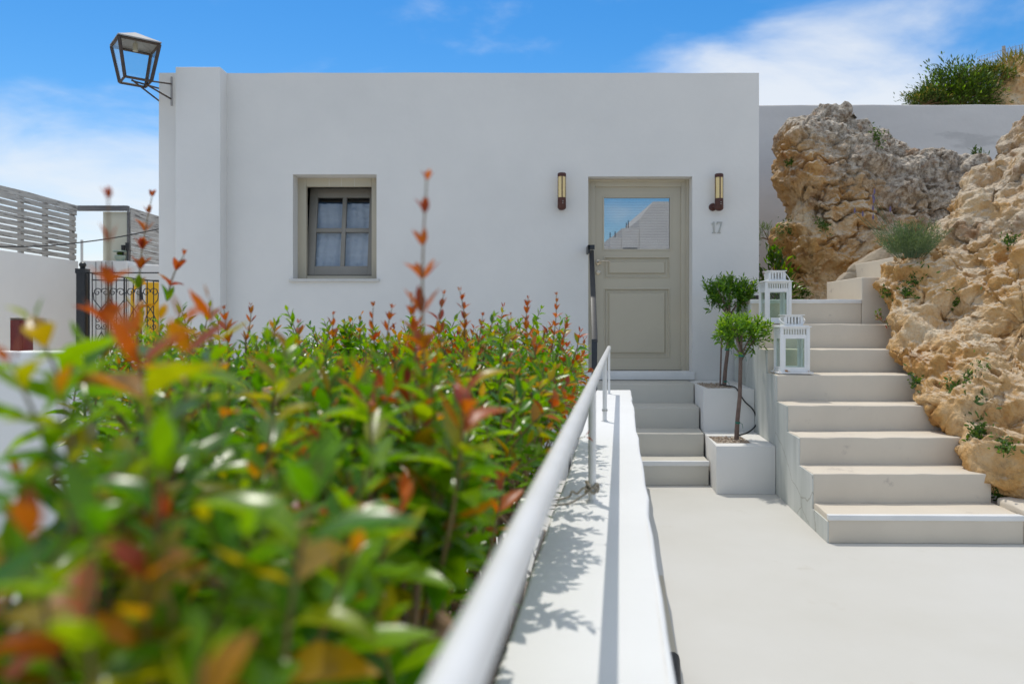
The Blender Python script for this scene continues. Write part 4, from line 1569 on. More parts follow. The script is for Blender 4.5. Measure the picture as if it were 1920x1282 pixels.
tag(rock_back, 'grey weathered boulder with dark pits behind the stairs near house corner', 'boulder', 'boulders beside the stairs')
M['cement'] = surf('rough_beige_cement', (0.46, 0.38, 0.28), (0.38, 0.31, 0.22), 3, 0.9, 0.5, 20, bdist=0.01)
cem, bvh_cem = boulder('cement_fillet', [(1560, 560, 8.2), (1566, 525, 8.2), (1588, 500, 8.2), (1625, 476, 8.2), (1662, 458, 8.2), (1700, 450, 8.2), (1730, 480, 8.2), (1700, 560, 8.1), (1640, 580, 8.1)],
                       (1645, 520, 8.2), 0.12, 160, 60, M['cement'], amp=0.25, seed=8.0)
tag(cem, 'smooth beige cement patch between the grey boulder and upper steps', 'cement patch')

# ------------------------------------------------------------------ retaining wall and hillside behind
WYB = 11.2
rt = slab('retaining_wall', [(P(1300, 0, WYB).x, WYB), (P(2500, 0, WYB).x, WYB), (P(2500, 0, WYB).x, WYB + 0.3), (P(1300, 0, WYB).x, WYB + 0.3)], 0.0, P(0, 197, WYB).z, M['greywall'], res=0.5, jit=0.006, bevel=0.02)
tag(rt, 'tall grey plastered retaining wall behind the boulders', 'wall')
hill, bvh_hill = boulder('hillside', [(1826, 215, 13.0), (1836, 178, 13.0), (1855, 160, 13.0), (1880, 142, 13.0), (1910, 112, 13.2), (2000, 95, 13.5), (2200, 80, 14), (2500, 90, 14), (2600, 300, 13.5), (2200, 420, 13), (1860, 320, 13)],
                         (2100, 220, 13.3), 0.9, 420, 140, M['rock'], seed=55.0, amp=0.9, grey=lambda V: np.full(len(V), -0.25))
tag(hill, kind='structure')


def bush_at(name, c, r, label, cat, mats, n, ls, shapes=None, up=0.3, group=None, kindmix=0.4, stems=True, parent_kind=None, low=0.0):
    """A loose shrub: stems from the base, leaves in clumps through its volume."""
    t = empty(name, c)
    tag(t, label, cat, group)
    c = Vector(c)
    inv = Matrix.Translation(-c)
    L = LeafSet()
    st = MB()
    clumps = []
    for k in range(max(5, n // 60)):
        u = rand_dir()
        u.z = abs(u.z) if random.random() < 0.8 else u.z * 0.4
        clumps.append(c + Vector((u.x * r[0], u.y * r[1], u.z * r[2] + low)) * random.uniform(0.35, 1.0))
    for q in clumps:
        st.tube([c, c.lerp(q, 0.5) + Vector((0, 0, 0.04 * r[2])), q], [0.010 * max(r) / 0.5, 0.006, 0.003], 5, False)
    for i in range(n):
        q = random.choice(clumps)
        sc_ = random.uniform(0.25, 0.42)
        p = q + Vector((random.gauss(0, r[0] * sc_ * 0.5), random.gauss(0, r[1] * sc_ * 0.5), random.gauss(0, r[2] * sc_ * 0.5)))
        out = (p - c).normalized()
        d = (out + rand_dir() * 0.8 + Vector((0, 0, up))).normalized()
        L.add(p, d, Vector((0, 0, 1)) + rand_dir() * 0.5, ls * random.uniform(0.6, 1.3), 1 if random.random() < kindmix else 0)
    if stems:
        into(st.build('stems', M['stem_brown'], smooth=True), t, inv)
    p, R, s, k = L.arrays()
    o = leaf_mesh('foliage', shapes or LEAF_S, p, R, s, k, mats)
    into(o, t, inv)
    o['kind'] = 'stuff'
    return t


bush_at('hill_bush', P(1795, 196, 12.6), (0.62, 0.5, 0.60), 'dense dark green bush growing on top of the grey wall', 'bush', [M['bush_leaf'], M['olive_lit']], 9000, 0.07, kindmix=0.10)
bush_at('hill_bush', P(1735, 197, 12.4), (0.34, 0.3, 0.28), 'small low bush tapering off at the left of the hilltop', 'bush', [M['bush_leaf'], M['dry_grass']], 2400, 0.06, kindmix=0.15)
bush_at('hill_bush', P(1862, 150, 12.75), (0.34, 0.3, 0.28), 'olive green bush merging into the dry grass at the hilltop rock', 'bush', [M['bush_leaf'], M['dry_grass']], 2400, 0.06, kindmix=0.4)
BL = [leaf_shape(0.10, 0.2, 0.25, 3), leaf_shape(0.07, 0.2, -0.1, 3)]
gL = LeafSet()
for i in range(2600):
    x = random.uniform(1838, 2300)
    y = random.uniform(95, 175)
    d = (P(x, y, 1) - P(960, 606, 0)).normalized()
    hit = bvh_hill.ray_cast(Vector((0, 0, EYE)), (P(x, y, 1.0) - Vector((0, 0, EYE))).normalized())
    if hit[0] is None or y > 128 + 0.12 * (1900 - x) + random.gauss(0, 9):
        continue
    for _ in range(3):
        dd = Vector((random.gauss(0, 0.45), random.gauss(0, 0.45), 1)).normalized()
        gL.add(hit[0] + Vector((random.gauss(0, 0.05), random.uniform(0, 0.2), -0.02)), dd, rand_dir(), random.uniform(0.10, 0.28), 0)
p, R, s, k = gL.arrays()
o = leaf_mesh('hill_grass', BL, p, R, s, k, [M['dry_grass']])
tag(o, 'dry yellowish grass on the hilltop', 'grass', kind='stuff')

# wire fence on the hill
wfn = empty('wire_fence', P(1882, 120, 13.6))
tag(wfn, 'thin wire mesh fence with wooden post on the hilltop', 'fence')
wi = Matrix.Translation(-P(1882, 120, 13.6))
m_ = MB()
a, b = P(1882, 150, 13.6), P(1882, 87, 13.6)
m_.tube([a, b], 0.028, 8)
into(m_.build('post', M['grey_wood'], smooth=True), wfn, wi)
m_ = MB()
a, b = P(1990, 150, 13.9), P(1990, 55, 13.9)
m_.tube([a, b], 0.028, 8)
into(m_.build('post', M['grey_wood'], smooth=True), wfn, wi)
M['wire'] = surf('galvanised_wire', (0.35, 0.36, 0.36), None, 3, 0.5, metal=0.6)
m_ = MB()
topy = lambda x: 93 + (1882 - x) * 0.30 if x < 1900 else 88 - (x - 1900) * 0.22
for k in range(42):
    x = 1836 + k * 5.0
    y0 = topy(x)
    m_.tube([P(x, y0, 13.62), P(x, y0 + 60, 13.62)], 0.0032, 3, False)
for k in range(8):
    m_.tube([P(x, topy(x) + k * 7.0, 13.62) for x in range(1832, 2050, 16)], 0.0034, 3, False)
into(m_.build('wire_mesh', M['wire']), wfn, wi)

# ------------------------------------------------------------------ plants on the rocks
C0 = Vector((0, 0, EYE))


def on_rock(bvh, x, y):
    d = (P(x, y, 1.0) - C0).normalized()
    h = bvh.ray_cast(C0, d)
    return h[0], h[1]


lv = Vector(P(1700, 478, 7.3))
h_ = on_rock(bvh_right, 1706, 490)[0]
lv = (h_ + Vector((0, 0, 0.03))) if h_ is not None else lv
t = empty('lavender_bush', lv)
tag(t, 'silvery green lavender bush growing in the gap between boulders', 'shrub')
inv = Matrix.Translation(-lv)
L = LeafSet(); st = MB(); fl_ = MB()
for i in range(210):
    a = random.uniform(0, 6.28)
    sp_ = random.uniform(0.05, 1.0)
    ax = Vector((math.cos(a) * sp_ * 0.9, math.sin(a) * sp_ * 0.7, 0.85)).normalized()
    ln = random.uniform(0.15, 0.33)
    base = lv + Vector((math.cos(a) * 0.12 * sp_, math.sin(a) * 0.1 * sp_, 0))
    if i % 2 == 0:
        st.tube([base, base + ax * ln], 0.002, 4, False)
    s0 = perp(ax)
    for q in range(9):
        pp = base + ax * ln * (0.25 + 0.75 * q / 8)
        for sgn in (1, -1):
            sd_ = (Matrix.Rotation(q * 1.57 + i, 3, ax) @ s0) * sgn
            L.add(pp, ax * 1.0 + sd_ * 0.5, sd_.cross(ax) + rand_dir() * 0.2, random.uniform(0.03, 0.055), 0)
for i in range(9):
    a = random.uniform(2.0, 4.2)
    ax = Vector((math.cos(a) * 0.9, math.sin(a) * 0.3, random.uniform(0.5, 1.2))).normalized()
    ln = random.uniform(0.4, 0.62)
    mid = lv + ax * ln * 0.5
    tip = lv + ax * ln + Vector((0, 0, 0.06))
    st.tube([lv, mid, tip], 0.002, 4, False)
    fl_.tube([tip, tip + Vector((0, 0, 0.02)), tip + Vector((0, 0, 0.05))], [0.004, 0.009, 0.003], 6)
into(st.build('stems', M['lavender'], smooth=True), t, inv)
into(fl_.build('flower_spikes', M['violet'], smooth=True), t, inv)['kind'] = 'stuff'
p, R, s, k = L.arrays()
o = leaf_mesh('foliage', [leaf_shape(0.12, 0.2, 0.05, 3)], p, R, s, k, [M['lavender']])
into(o, t, inv)
o['kind'] = 'stuff'

cbp = P(1452, 545, 8.55)
bush_at('corner_bush', cbp - Vector((0, 0, 0.10)), (0.26, 0.2, 0.56), 'glossy dark green bush squeezed between house corner and boulder', 'bush', [M['bush_leaf'], M['leaf_green']], 1100, 0.075, LEAVES, kindmix=0.35)
bush_at('fennel_plant', P(1440, 450, 9.0), (0.16, 0.1, 0.22), 'wispy pale green plant above the bush at the house corner', 'plant', [M['lavender'], M['moss']], 260, 0.07, BL, kindmix=0.4)
bush_at('wall_plant', P(1832, 302, 9.9), (0.11, 0.1, 0.19), 'small dark seedling against the grey retaining wall', 'plant', [M['bush_leaf'], M['bush_leaf']], 90, 0.06)
wt = MB()
a, b = P(1800, 308, 9.4), P(1822, 296, 9.6)
wt.tube([a, b], 0.012, 6)
o = wt.build('white_stick', M['rail_white'], smooth=True)
tag(o, 'short white stick lying on the grey boulder beside the seedling', 'stick')

TUFTS = [
    ('right', 1792, 572, 0.10, 'moss clump in a hollow high on the orange boulder'),
    ('right', 1718, 532, 0.11, 'leafy moss hanging at the upper left shoulder of the orange boulder'),
    ('right', 1697, 552, 0.07, 'small moss clump close below the boulder shoulder'),
    ('right', 1815, 700, 0.11, 'bright moss clump halfway up the orange boulder'),
    ('right', 1790, 722, 0.06, 'dull moss patch under the bright clump on the orange boulder'),
    ('right', 1845, 745, 0.08, 'dark broad-leaved sprig in the boulder cleft'),
    ('right', 1840, 785, 0.09, 'upper moss trail running down the boulder cleft'),
    ('right', 1836, 815, 0.08, 'lower moss trail running down the boulder cleft'),
    ('right', 1882, 832, 0.07, 'round moss clump at the right photo edge of the orange boulder'),
    ('right', 1722, 716, 0.05, 'tiny moss clump beside the fifth step'),
    ('right', 1688, 694, 0.08, 'moss growing where the boulder meets the lantern step'),
    ('right', 1662, 555, 0.06, 'moss clinging to the outer left edge of the orange boulder'),
    ('right', 1890, 460, 0.08, 'dark weed in the deep pit high on the orange boulder'),
    ('right', 1870, 915, 0.06, 'moss at the foot of the orange boulder by the second step'),
    ('back', 1480, 430, 0.09, 'moss on the left foot of the grey boulder'),
    ('back', 1545, 420, 0.08, 'yellowish moss low on the grey boulder face'),
    ('back', 1640, 258, 0.09, 'green moss on the ridge of the grey boulder'),
    ('back', 1505, 555, 0.09, 'moss along the bottom of the grey boulder above the landing'),
    ('back', 1482, 305, 0.05, 'tiny moss speck on the overhang of the grey boulder'),
]
for which, x, y, r, label in TUFTS:
    h, n_ = on_rock(bvh_right if which == 'right' else bvh_back, x, y)
    if h is None:
        continue
    r *= 0.95
    t = empty('moss_tuft', h)
    tag(t, label, 'moss', 'moss tufts on the boulders')
    inv = Matrix.Translation(-h)
    L = LeafSet()
    big = 'broad-leaved' in label
    u_ = perp(n_)
    v_ = n_.cross(u_)
    for i in range(26 if big else 260):
        a, rr = random.uniform(0, 6.28), r * abs(random.gauss(0, 0.62))
        p = h + u_ * math.cos(a) * rr + v_ * math.sin(a) * rr * 1.3 + n_ * random.uniform(-0.01, 0.025)
        d = (n_ * 0.7 + rand_dir() * 0.9 + Vector((0, 0, 0.2))).normalized()
        L.add(p, d, n_ + rand_dir() * 0.6, random.uniform(0.04, 0.07) if big else random.uniform(0.018, 0.042), 1 if random.random() < 0.5 else 0)
    p, R, s, k = L.arrays()
    o = leaf_mesh('foliage', LEAVES if big else LEAVES[:2], p, R, s, k, [M['bush_leaf'], M['bush_leaf']] if big else [M['bush_leaf'], M['moss']])
    into(o, t, inv)
    o['kind'] = 'stuff'
bush_at('step_weed', P(1655, 604, 6.62), (0.07, 0.05, 0.09), 'small reddish weed sprouting where the stair meets the boulder', 'plant', [M['moss'], M['leaf_red']], 80, 0.03, LEAVES, kindmix=0.35)

# ------------------------------------------------------------------ street lamp on the house corner
sl_c = Vector((-3.70, 7.49, 3.725))
lamp = empty('street_lamp', sl_c, math.radians(38))
tag(lamp, 'rusty four-sided lantern on a bracket at the upper left house corner', 'street lamp')
tb, tt, hh = 0.118, 0.180, 0.355
fr_ = MB()


def sq(h, z):
    return [Vector((sx * h, s2 * h, z)) for sx, s2 in ((-1, -1), (1, -1), (1, 1), (-1, 1))]


lo, hi = sq(tb, 0), sq(tt, hh)


def bar(mbx, a, b, w):
    mbx.tube([a, b], w, 4)


for k in range(4):
    m_ = MB()
    bar(m_, lo[k], hi[k], 0.017)
    m_.build('corner_bar', M['street'], lamp)
for z_l, q in (('lo', lo), ('hi', hi)):
    m_ = MB()
    for k in range(4):
        bar(m_, q[k], q[(k + 1) % 4], 0.013)
    m_.build('ring_frame', M['street'], lamp)
for k in range(4):
    a, b, c, d = lo[k], lo[(k + 1) % 4], hi[(k + 1) % 4], hi[k]
    nrm = (b - a).cross(d - a).normalized() * 0.002
    m_ = MB()
    m_.add([a + nrm, b + nrm, c + nrm, d + nrm, a - nrm, b - nrm, c - nrm, d - nrm], [(0, 1, 2, 3), (7, 6, 5, 4), (0, 4, 5, 1), (1, 5, 6, 2), (2, 6, 7, 3), (3, 7, 4, 0)])
    m_.build('glass_pane', M['glass'], lamp)
m_ = MB()
q = sq(tt + 0.014, hh + 0.012)
q2 = sq(tt + 0.014, hh + 0.022)
ap = Vector((0, 0, hh + 0.130))
m_.add(q + q2 + [ap, Vector((0, 0, hh + 0.10))], [(4, 5, 8), (5, 6, 8), (6, 7, 8), (7, 4, 8), (0, 1, 5, 4), (1, 2, 6, 5), (2, 3, 7, 6), (3, 0, 4, 7), (1, 0, 9), (2, 1, 9), (3, 2, 9), (0, 3, 9)])
m_.build('lid', M['street_lid'], lamp)
m_ = MB()
m_.tube([(0, 0, hh + 0.07), (0, 0, hh + 0.0)], 0.008, 8)
m_.tube([(0, 0, hh + 0.02), (0, 0, hh - 0.055)], 0.024, 14)
m_.build('bulb_socket', M['ceramic'], lamp, smooth=True)
br_ = MB()
W_ = Matrix.Rotation(math.radians(-38), 4, 'Z') @ Matrix.Translation(-sl_c)
pl = Vector((-3.530, YF - 0.004, 0))
for a, b in (((-3.60, 7.42, 3.722), (pl.x, YF - 0.01, 3.83)), ((-3.70, 7.42, 3.715), (-3.675, 7.95, 3.80)),
             ((-3.62, 7.52, 3.715), (pl.x, YF - 0.01, 3.675)), ((-3.69, 7.40, 3.715), (-3.67, 8.0, 3.66)), ((-3.62, 7.58, 3.72), (-3.60, 7.50, 3.74))):
    br_.tube([W_ @ Vector(a), W_ @ Vector(b)], 0.0085, 6)
br_.build('bracket_arm', M['street'], lamp)
m_ = MB()
m_.box(pl.x - 0.004, pl.x + 0.012, YF - 0.012, YF + 0.002, 3.605, 3.905, W_)
m_.build('wall_plate', M['street_lid'], lamp)

# ------------------------------------------------------------------ left background: neighbour's courtyard
gw = slab('garden_wall', [(-4.2, 4.55), (-2.36, 4.55), (-2.36, 4.80), (-4.2, 4.80)], 0.0, 1.185, M['white_bright'], jit=0.003, bevel=0.015)
tag(gw, 'low white garden wall with rounded top behind the hedge', 'wall')
nb = empty('neighbour_building', (-7.5, 10, 0))
tag(nb, 'white neighbouring building with burgundy shutter under the slatted fence', 'building')
ni = Matrix.Translation((7.5, -10, 0))
NX = -6.86
mb = MB()
mb.box(-12, NX, 4.0, 10.42, 0, 2.335)
mb.box(-12, NX, 11.24, 12.05, 0, 2.335)
mb.box(-12, NX, 10.42, 11.24, 1.43, 2.335)
mb.box(-12, NX - 0.12, 10.42, 11.24, 0, 1.43)
into(mb.build('wall', M['white_bright']), nb, ni)
for a, b in ((10.44, 10.70), (10.705, 11.0)):
    m_ = MB()
    m_.box(NX - 0.11, NX - 0.05, a, b, 0.5, 1.40)
    m_.box(NX - 0.052, NX - 0.042, a + 0.05, b - 0.05, 0.6, 1.33)
    into(m_.build('shutter', M['burgundy'], bevel=0.004), nb, ni)
sf = empty('slatted_fence', (NX - 0.06, 9.0, 2.335))
tag(sf, 'weathered grey slatted timber fence on top of the white building', 'fence')
fi = Matrix.Translation((-NX + 0.06, -9.0, -2.335))
ns_ = 10
zt0, zb0 = 3.212, 2.350
for k in range(ns_):
    zc = zb0 + (zt0 - zb0) * (k + 0.5) / ns_
    hh_ = (0.066 if k < ns_ - 1 else 0.088) / 2
    if k == ns_ - 1:
        zc = zt0 - hh_
    m_ = MB()
    yy = np.linspace(5.2, 12.02 + random.uniform(-0.03, 0.03), 12)
    jz = [random.gauss(0, 0.003) for _ in yy]
    vs, fs = [], []
    for y, j in zip(yy, jz):
        vs += [(NX - 0.024, y, zc - hh_ + j), (NX - 0.024, y, zc + hh_ + j), (NX - 0.002, y, zc + hh_ + j), (NX - 0.002, y, zc - hh_ + j)]
    for q in range(len(yy) - 1):
        for e in range(4):
            a, b = q * 4 + e, q * 4 + (e + 1) % 4
            fs.append((a, b, b + 4, a + 4))
    fs += [(3, 2, 1, 0), tuple(range(len(vs) - 4, len(vs)))]
    m_.add(vs, fs)
    into(m_.build('slat', M['grey_wood']), sf, fi)
for y in (7.6, 8.7, 9.8, 10.72, 11.28, 11.97):
    m_ = MB()
    m_.box(NX - 0.075, NX - 0.026, y - 0.035, y + 0.035, 2.336, 3.205)
    into(m_.build('post', M['grey_wood']), sf, fi)

# courtyard wall behind the gate with roof shed above
cw = empty('courtyard_wall', (-5.4, 12.2, 0))
tag(cw, 'white courtyard wall with narrow ledge behind the iron gate', 'wall')
ci = Matrix.Translation((5.4, -12.2, 0))
zc = 2.35
into(slab('wall_body', [(NX + 0.004, 12.1), (-6.12, 12.1), (-6.06, 15.0), (NX + 0.004, 15.0)], 0, zc, M['white_bright'], jit=0.004, bevel=0.02), cw, ci)
into(slab('wall_body', [(-6.115, 12.14), (-3.0, 12.9), (-3.0, 13.1), (-6.055, 13.1)], 0, zc - 0.06, M['white_bright'], jit=0.004, bevel=0.02), cw, ci)
m_ = MB()
for k, xx in enumerate((-6.60, -6.51, -6.44, -6.34)):
    m_.tube([(xx, 12.085, 0.4), (xx, 12.085, zc - 0.02)], 0.008, 6)
into(m_.build('conduit', M['street_lid'], smooth=True), cw, ci)

shed = empty('roof_shed', (-6.3, 12.4, zc))
tag(shed, 'beige panel and weathered plank screen under a grey timber beam', 'shed')
si = Matrix.Translation((6.3, -12.4, -zc))
m_ = MB()
m_.box(-6.61, -6.215, 12.32, 12.36, zc, 3.155)
into(m_.build('panel', M['beige_panel']), shed, si)
m_ = MB()
m_.box(-6.214, -6.185, 12.30, 12.37, zc, 3.16)
into(m_.build('post', M['dark_wood']), shed, si)
m_ = MB()
m_.box(-6.215, -6.185, 12.295, 12.30, zc + 0.4, zc + 0.402)
m_ = MB()
m_.box(-7.0, -6.18, 12.24, 12.32, 3.165, 3.245)
into(m_.build('beam', M['dark_wood']), shed, si)
for k in range(11):
    z0_ = zc + 0.004 + k * 0.0795
    m_ = MB()
    m_.box(-6.185 + random.uniform(0, 0.008), -6.165, 12.33, 15.0, z0_, z0_ + 0.073)
    into(m_.build('plank', M['grey_wood']), shed, si)

# clutter on the courtyard wall
pt = empty('potted_cactus', (P(225, 488, 12.2).x, 12.2, zc))
tag(pt, 'pale green bowl with small cactus on the courtyard wall', 'potted plant')
m_ = MB()
m_.lathe([(0.05, 0.0), (0.07, 0.03), (0.085, 0.07), (0.075, 0.09)], n=16)
m_.lathe([(0.10, 0.145), (0.115, 0.15), (0.10, 0.165)], n=16)
m_.build('bowl', M['jade'], pt, smooth=True)
m_ = MB()
m_.lathe([(0.025, 0.09), (0.05, 0.11), (0.045, 0.135), (0.02, 0.15)], n=12)
m_.build('cactus', M['moss'], pt, smooth=True)
for k, (x, y, hgt, lab) in enumerate(((231, 468, 0.10, 'shorter black cup on the stand above the courtyard wall'), (239, 467, 0.13, 'taller black cup on the stand above the courtyard wall'))):
    m_ = MB()
    c = P(x, y, 12.2)
    m_.lathe([(0.022, 0.0), (0.028, 0.01), (0.033, hgt), (0.028, hgt)], (c.x, c.y, c.z - 0.03), 14)
    m_.tube([(c.x, c.y, zc), (c.x, c.y, c.z - 0.03)], 0.010, 6)
    o = m_.build('black_cup', M['black'], smooth=True)
    tag(o, lab, 'cup', 'black cups on the courtyard wall')
vp = MB()
c = P(153.5, 492, 12.0)
vp.tube([(c.x, c.y, c.z - 0.1), (c.x, c.y, P(153.5, 450, 12.0).z)], 0.020, 10)
o = vp.build('vent_pipe', M['rail_white'], smooth=True)
tag(o, 'thin white vent pipe at the end of the slatted fence', 'pipe')

# iron gate
GY = 10.0
gp = MB()
c = P(155, 655, GY)
gp.box(c.x - 0.055, c.x + 0.055, GY - 0.055, GY + 0.055, 0.0, P(0, 513, GY).z)
gp.box(c.x - 0.064, c.x + 0.064, GY - 0.064, GY + 0.064, P(0, 513, GY).z, P(0, 504, GY).z)
gp.lathe([(0.03, 0.0), (0.034, 0.015), (0.030, 0.02), (0.040, 0.035), (0.045, 0.05), (0.040, 0.072), (0.022, 0.088), (0.004, 0.094)], (c.x, GY, P(0, 504, GY).z), 16)
o = gp.build('gate_post', M['black'], smooth=True, angle=35)
tag(o, 'square black gate post topped by a ball', 'post')
gate = empty('iron_gate', P(230, 660, GY))
tag(gate, 'black wrought iron gate with scrolls in front of the white courtyard', 'gate')
gi = Matrix.Translation(-P(230, 660, GY))


def iron(name, pts, r=0.0075, n=6):
    m_ = MB()
    m_.tube(pts, r, n)
    return into(m_.build(name, M['black'], smooth=True), gate, gi)


g = lambda x, y, d=GY: P(x, y, d)
iron('top_rail', [g(163, 511.5), g(300, 511.5)], 0.010)
iron('sloping_rail', [g(172, 513, GY), g(300, 528, GY + 0.02)], 0.010)
iron('middle_rail', [g(172, 525, GY + 0.03), g(300, 526, GY + 0.03)], 0.009)
iron('bottom_rail', [g(172, 700), g(300, 700)], 0.010)
for x in (167, 173, 203, 208, 218, 233, 237, 250, 262, 264.5, 276, 288):
    iron('bar', [g(x, 514 + (x - 172) * 0.11, GY + 0.01), g(x, 720, GY + 0.01)], 0.0105 if x in (167, 203, 233, 264.5) else 0.007)


def spiral(cx, cy, r, a0, turns, sgn=1, n=26):
    out = []
    for k in range(n):
        t = k / (n - 1)
        a = a0 + sgn * turns * 2 * math.pi * t
        rr = r * (1 - 0.80 * t)
        out.append(g(cx + rr * math.cos(a), cy - rr * math.sin(a), GY - 0.012))
    return out


for cx in (190, 219, 252, 282):
    for sgn in (1, -1):
        c_x = cx + sgn * 7.5
        sp_ = spiral(c_x, 548, 8.5, math.pi if sgn > 0 else 0, 1.2, -sgn)
        iron('scroll', sp_, 0.0062)
        iron('scroll', [g(c_x - sgn * 8.5 + sgn * 16.5, 548, GY - 0.012), g(c_x + sgn * 6.5, 562, GY - 0.012), g(cx - sgn * 2, 582, GY - 0.012), g(cx - sgn * 9, 596, GY - 0.012)], 0.0062)
        iron('scroll', spiral(cx + sgn * 6, 612, 6, math.pi if sgn > 0 else 0, 1.3, sgn), 0.0056)
        iron('scroll', spiral(cx + sgn * 6, 600, 6, math.pi if sgn > 0 else 0, 1.3, -sgn), 0.0056)
        iron('scroll', [g(cx, 622, GY - 0.012), g(cx + sgn * 6, 634, GY - 0.012), g(cx + sgn * 11, 655, GY - 0.012)], 0.006)

yb = MB()
YC = 10.9
x0_, x1_ = P(272, 0, YC).x, P(304, 0, YC).x
z1_ = P(0, 529, YC).z
yb.box(x0_, x1_, YC, YC + 0.35, 0.0, z1_)
yo = yb.build('yellow_cabinet', M['yellow'], bevel=0.02)
tag(yo, 'bright yellow cabinet with rounded hood behind the iron gate', 'cabinet')
hood = MB()
pts = []
for k in range(15):
    a = math.pi / 2 + (math.pi / 2) * k / 14
    pts.append(P(272 + 23 * math.cos(a) - 0.5, 554 - 24 * math.sin(a), YC + 0.02))
pts += [P(248.5, 600, YC + 0.02), P(249, 640, YC + 0.02)]
hood.tube(pts, 0.028, 8)
hood.build('hood_rim', M['yellow'], yo, smooth=True)
bush_at('courtyard_plant', P(215, 655, 10.7), (0.28, 0.15, 0.28), 'low green plant behind the foot of the iron gate', 'plant', [M['moss'], M['bush_leaf']], 200, 0.06, LEAVES)

# overhead cable
m_ = MB()
pts = [P(x, y, 9.6) for x, y in ((-160, 462), (0, 462.5), (70, 462), (140, 456), (220, 445), (300, 429))]
m_.tube(smooth_path(pts, 4), 0.008, 5)
o = m_.build('overhead_cable', M['rubber'], smooth=True)
tag(o, 'thin black cable sagging across to the left house edge', 'cable')

# ------------------------------------------------------------------ house across the terrace, seen in the door glass
op = empty('opposite_house', (6, -14, 0))
tag(op, 'stepped white house across the terrace mirrored in the door glass', 'house')
oi_ = Matrix.Translation((-6, 14, 0))
m_ = MB()
m_.box(5.06, 10.5, -20, -14.0, 0, 5.49)
m_.add([(5.06, -20, 5.49), (10.5, -20, 5.49), (10.5, -14, 5.49), (5.06, -14, 5.49), (5.59, -20, 6.17), (10.5, -20, 6.17), (10.5, -14, 6.17), (5.59, -14, 6.17)], [(0, 1, 2, 3), (7, 6, 5, 4), (0, 4, 5, 1), (1, 5, 6, 2), (2, 6, 7, 3), (3, 7, 4, 0)])
m_.box(4.37, 5.058, -20, -14.1, 0, 5.13)
m_.box(3.9, 4.368, -20, -14.2, 0, 4.77)
m_.box(1.5, 3.898, -20, -14.3, 0, 4.43)
into(m_.build('wall', M['greywall']), op, oi_)
for (a, b, c, d) in ((4.40, 4.98, 4.05, 4.35), (4.40, 4.98, 3.62, 3.9), (6.2, 6.75, 3.6, 4.05), (3.42, 3.58, 3.5, 4.25), (7.4, 8.1, 3.5, 4.3)):
    w_ = MB()
    w_.box(a, b, -14.4, -13.985 if a > 5.06 else (-14.085 if a > 4.3 else -14.285), c, d)
    into(w_.build('window', M['shade_glass']), op, oi_)
for (xx, z0_, z1__) in ((3.95, 4.77, 5.0), (4.15, 4.77, 5.05), (4.6, 5.13, 5.4), (4.68, 5.13, 5.5)):
    w_ = MB()
    w_.tube([(xx, -14.5, z0_), (xx, -14.5, z1__)], 0.02, 5)
    into(w_.build('aerial', M['rubber']), op, oi_)

# ------------------------------------------------------------------ the hedge
bed = MB()
pts = [pw(-0.206, -0.6), pw(-0.206, 4.0), (-1.0, 4.1), (-1.9, 3.9), (-1.9, 1.0), (-1.2, -0.6)]
o = sheet('planting_bed', pts, 0.005, M['soil'])

PLAN = [pw(-0.165, 0.26), (-0.17, 0.30), (-0.32, 0.34), (-0.42, 0.62), (-0.48, 0.95), (-0.64, 1.35), (-1.15, 2.05), (-1.55, 2.75), (-1.45, 3.35), (-0.6, 3.72), pw(-0.16, 3.75), pw(-0.16, 2.8), pw(-0.165, 1.6), pw(-0.16, 0.9)]


def in_plan(x, y):
    c = False
    n = len(PLAN)
    for i in range(n):
        x0_, y0_ = PLAN[i]
        x1_, y1_ = PLAN[i - 1]
        if (y0_ > y) != (y1_ > y) and x < (x1_ - x0_) * (y - y0_) / (y1_ - y0_) + x0_:
            c = not c
    return c


SHRUBS = [(-0.30, 0.66, 'nearest out-of-focus pomegranate shrub at the bottom left'), (-0.50, 1.30, 'second pomegranate shrub along the low white wall'),
          (-0.85, 2.10, 'bushy pomegranate shrub at the left edge of the hedge'), (-0.08, 2.25, 'pomegranate shrub hugging the middle of the low wall'),
          (-1.05, 3.05, 'pomegranate shrub at the far left end of the hedge'), (-0.05, 3.25, 'pomegranate shrub at the far end of the low wall')]


def top_z(x, y):
    """Uneven clipped top of the hedge."""
    t = min(max((y - 0.35) / 1.1, 0), 1)
    z = 1.235 + 0.02 * t + 0.05 * min(max((y - 1.5) / 1.6, 0), 1)
    z += 0.05 * math.sin(x * 5.1 + 1.0) * math.sin(y * 3.7 + x) + 0.03 * math.sin(x * 13 + y * 9)
    # shoulder falling towards the wall side and the open left end
    xc = x - XO * y
    z -= 0.05 * max(0.0, 1 - (abs(xc + 0.17) / 0.16)) if xc > -0.36 else 0.0
    return z


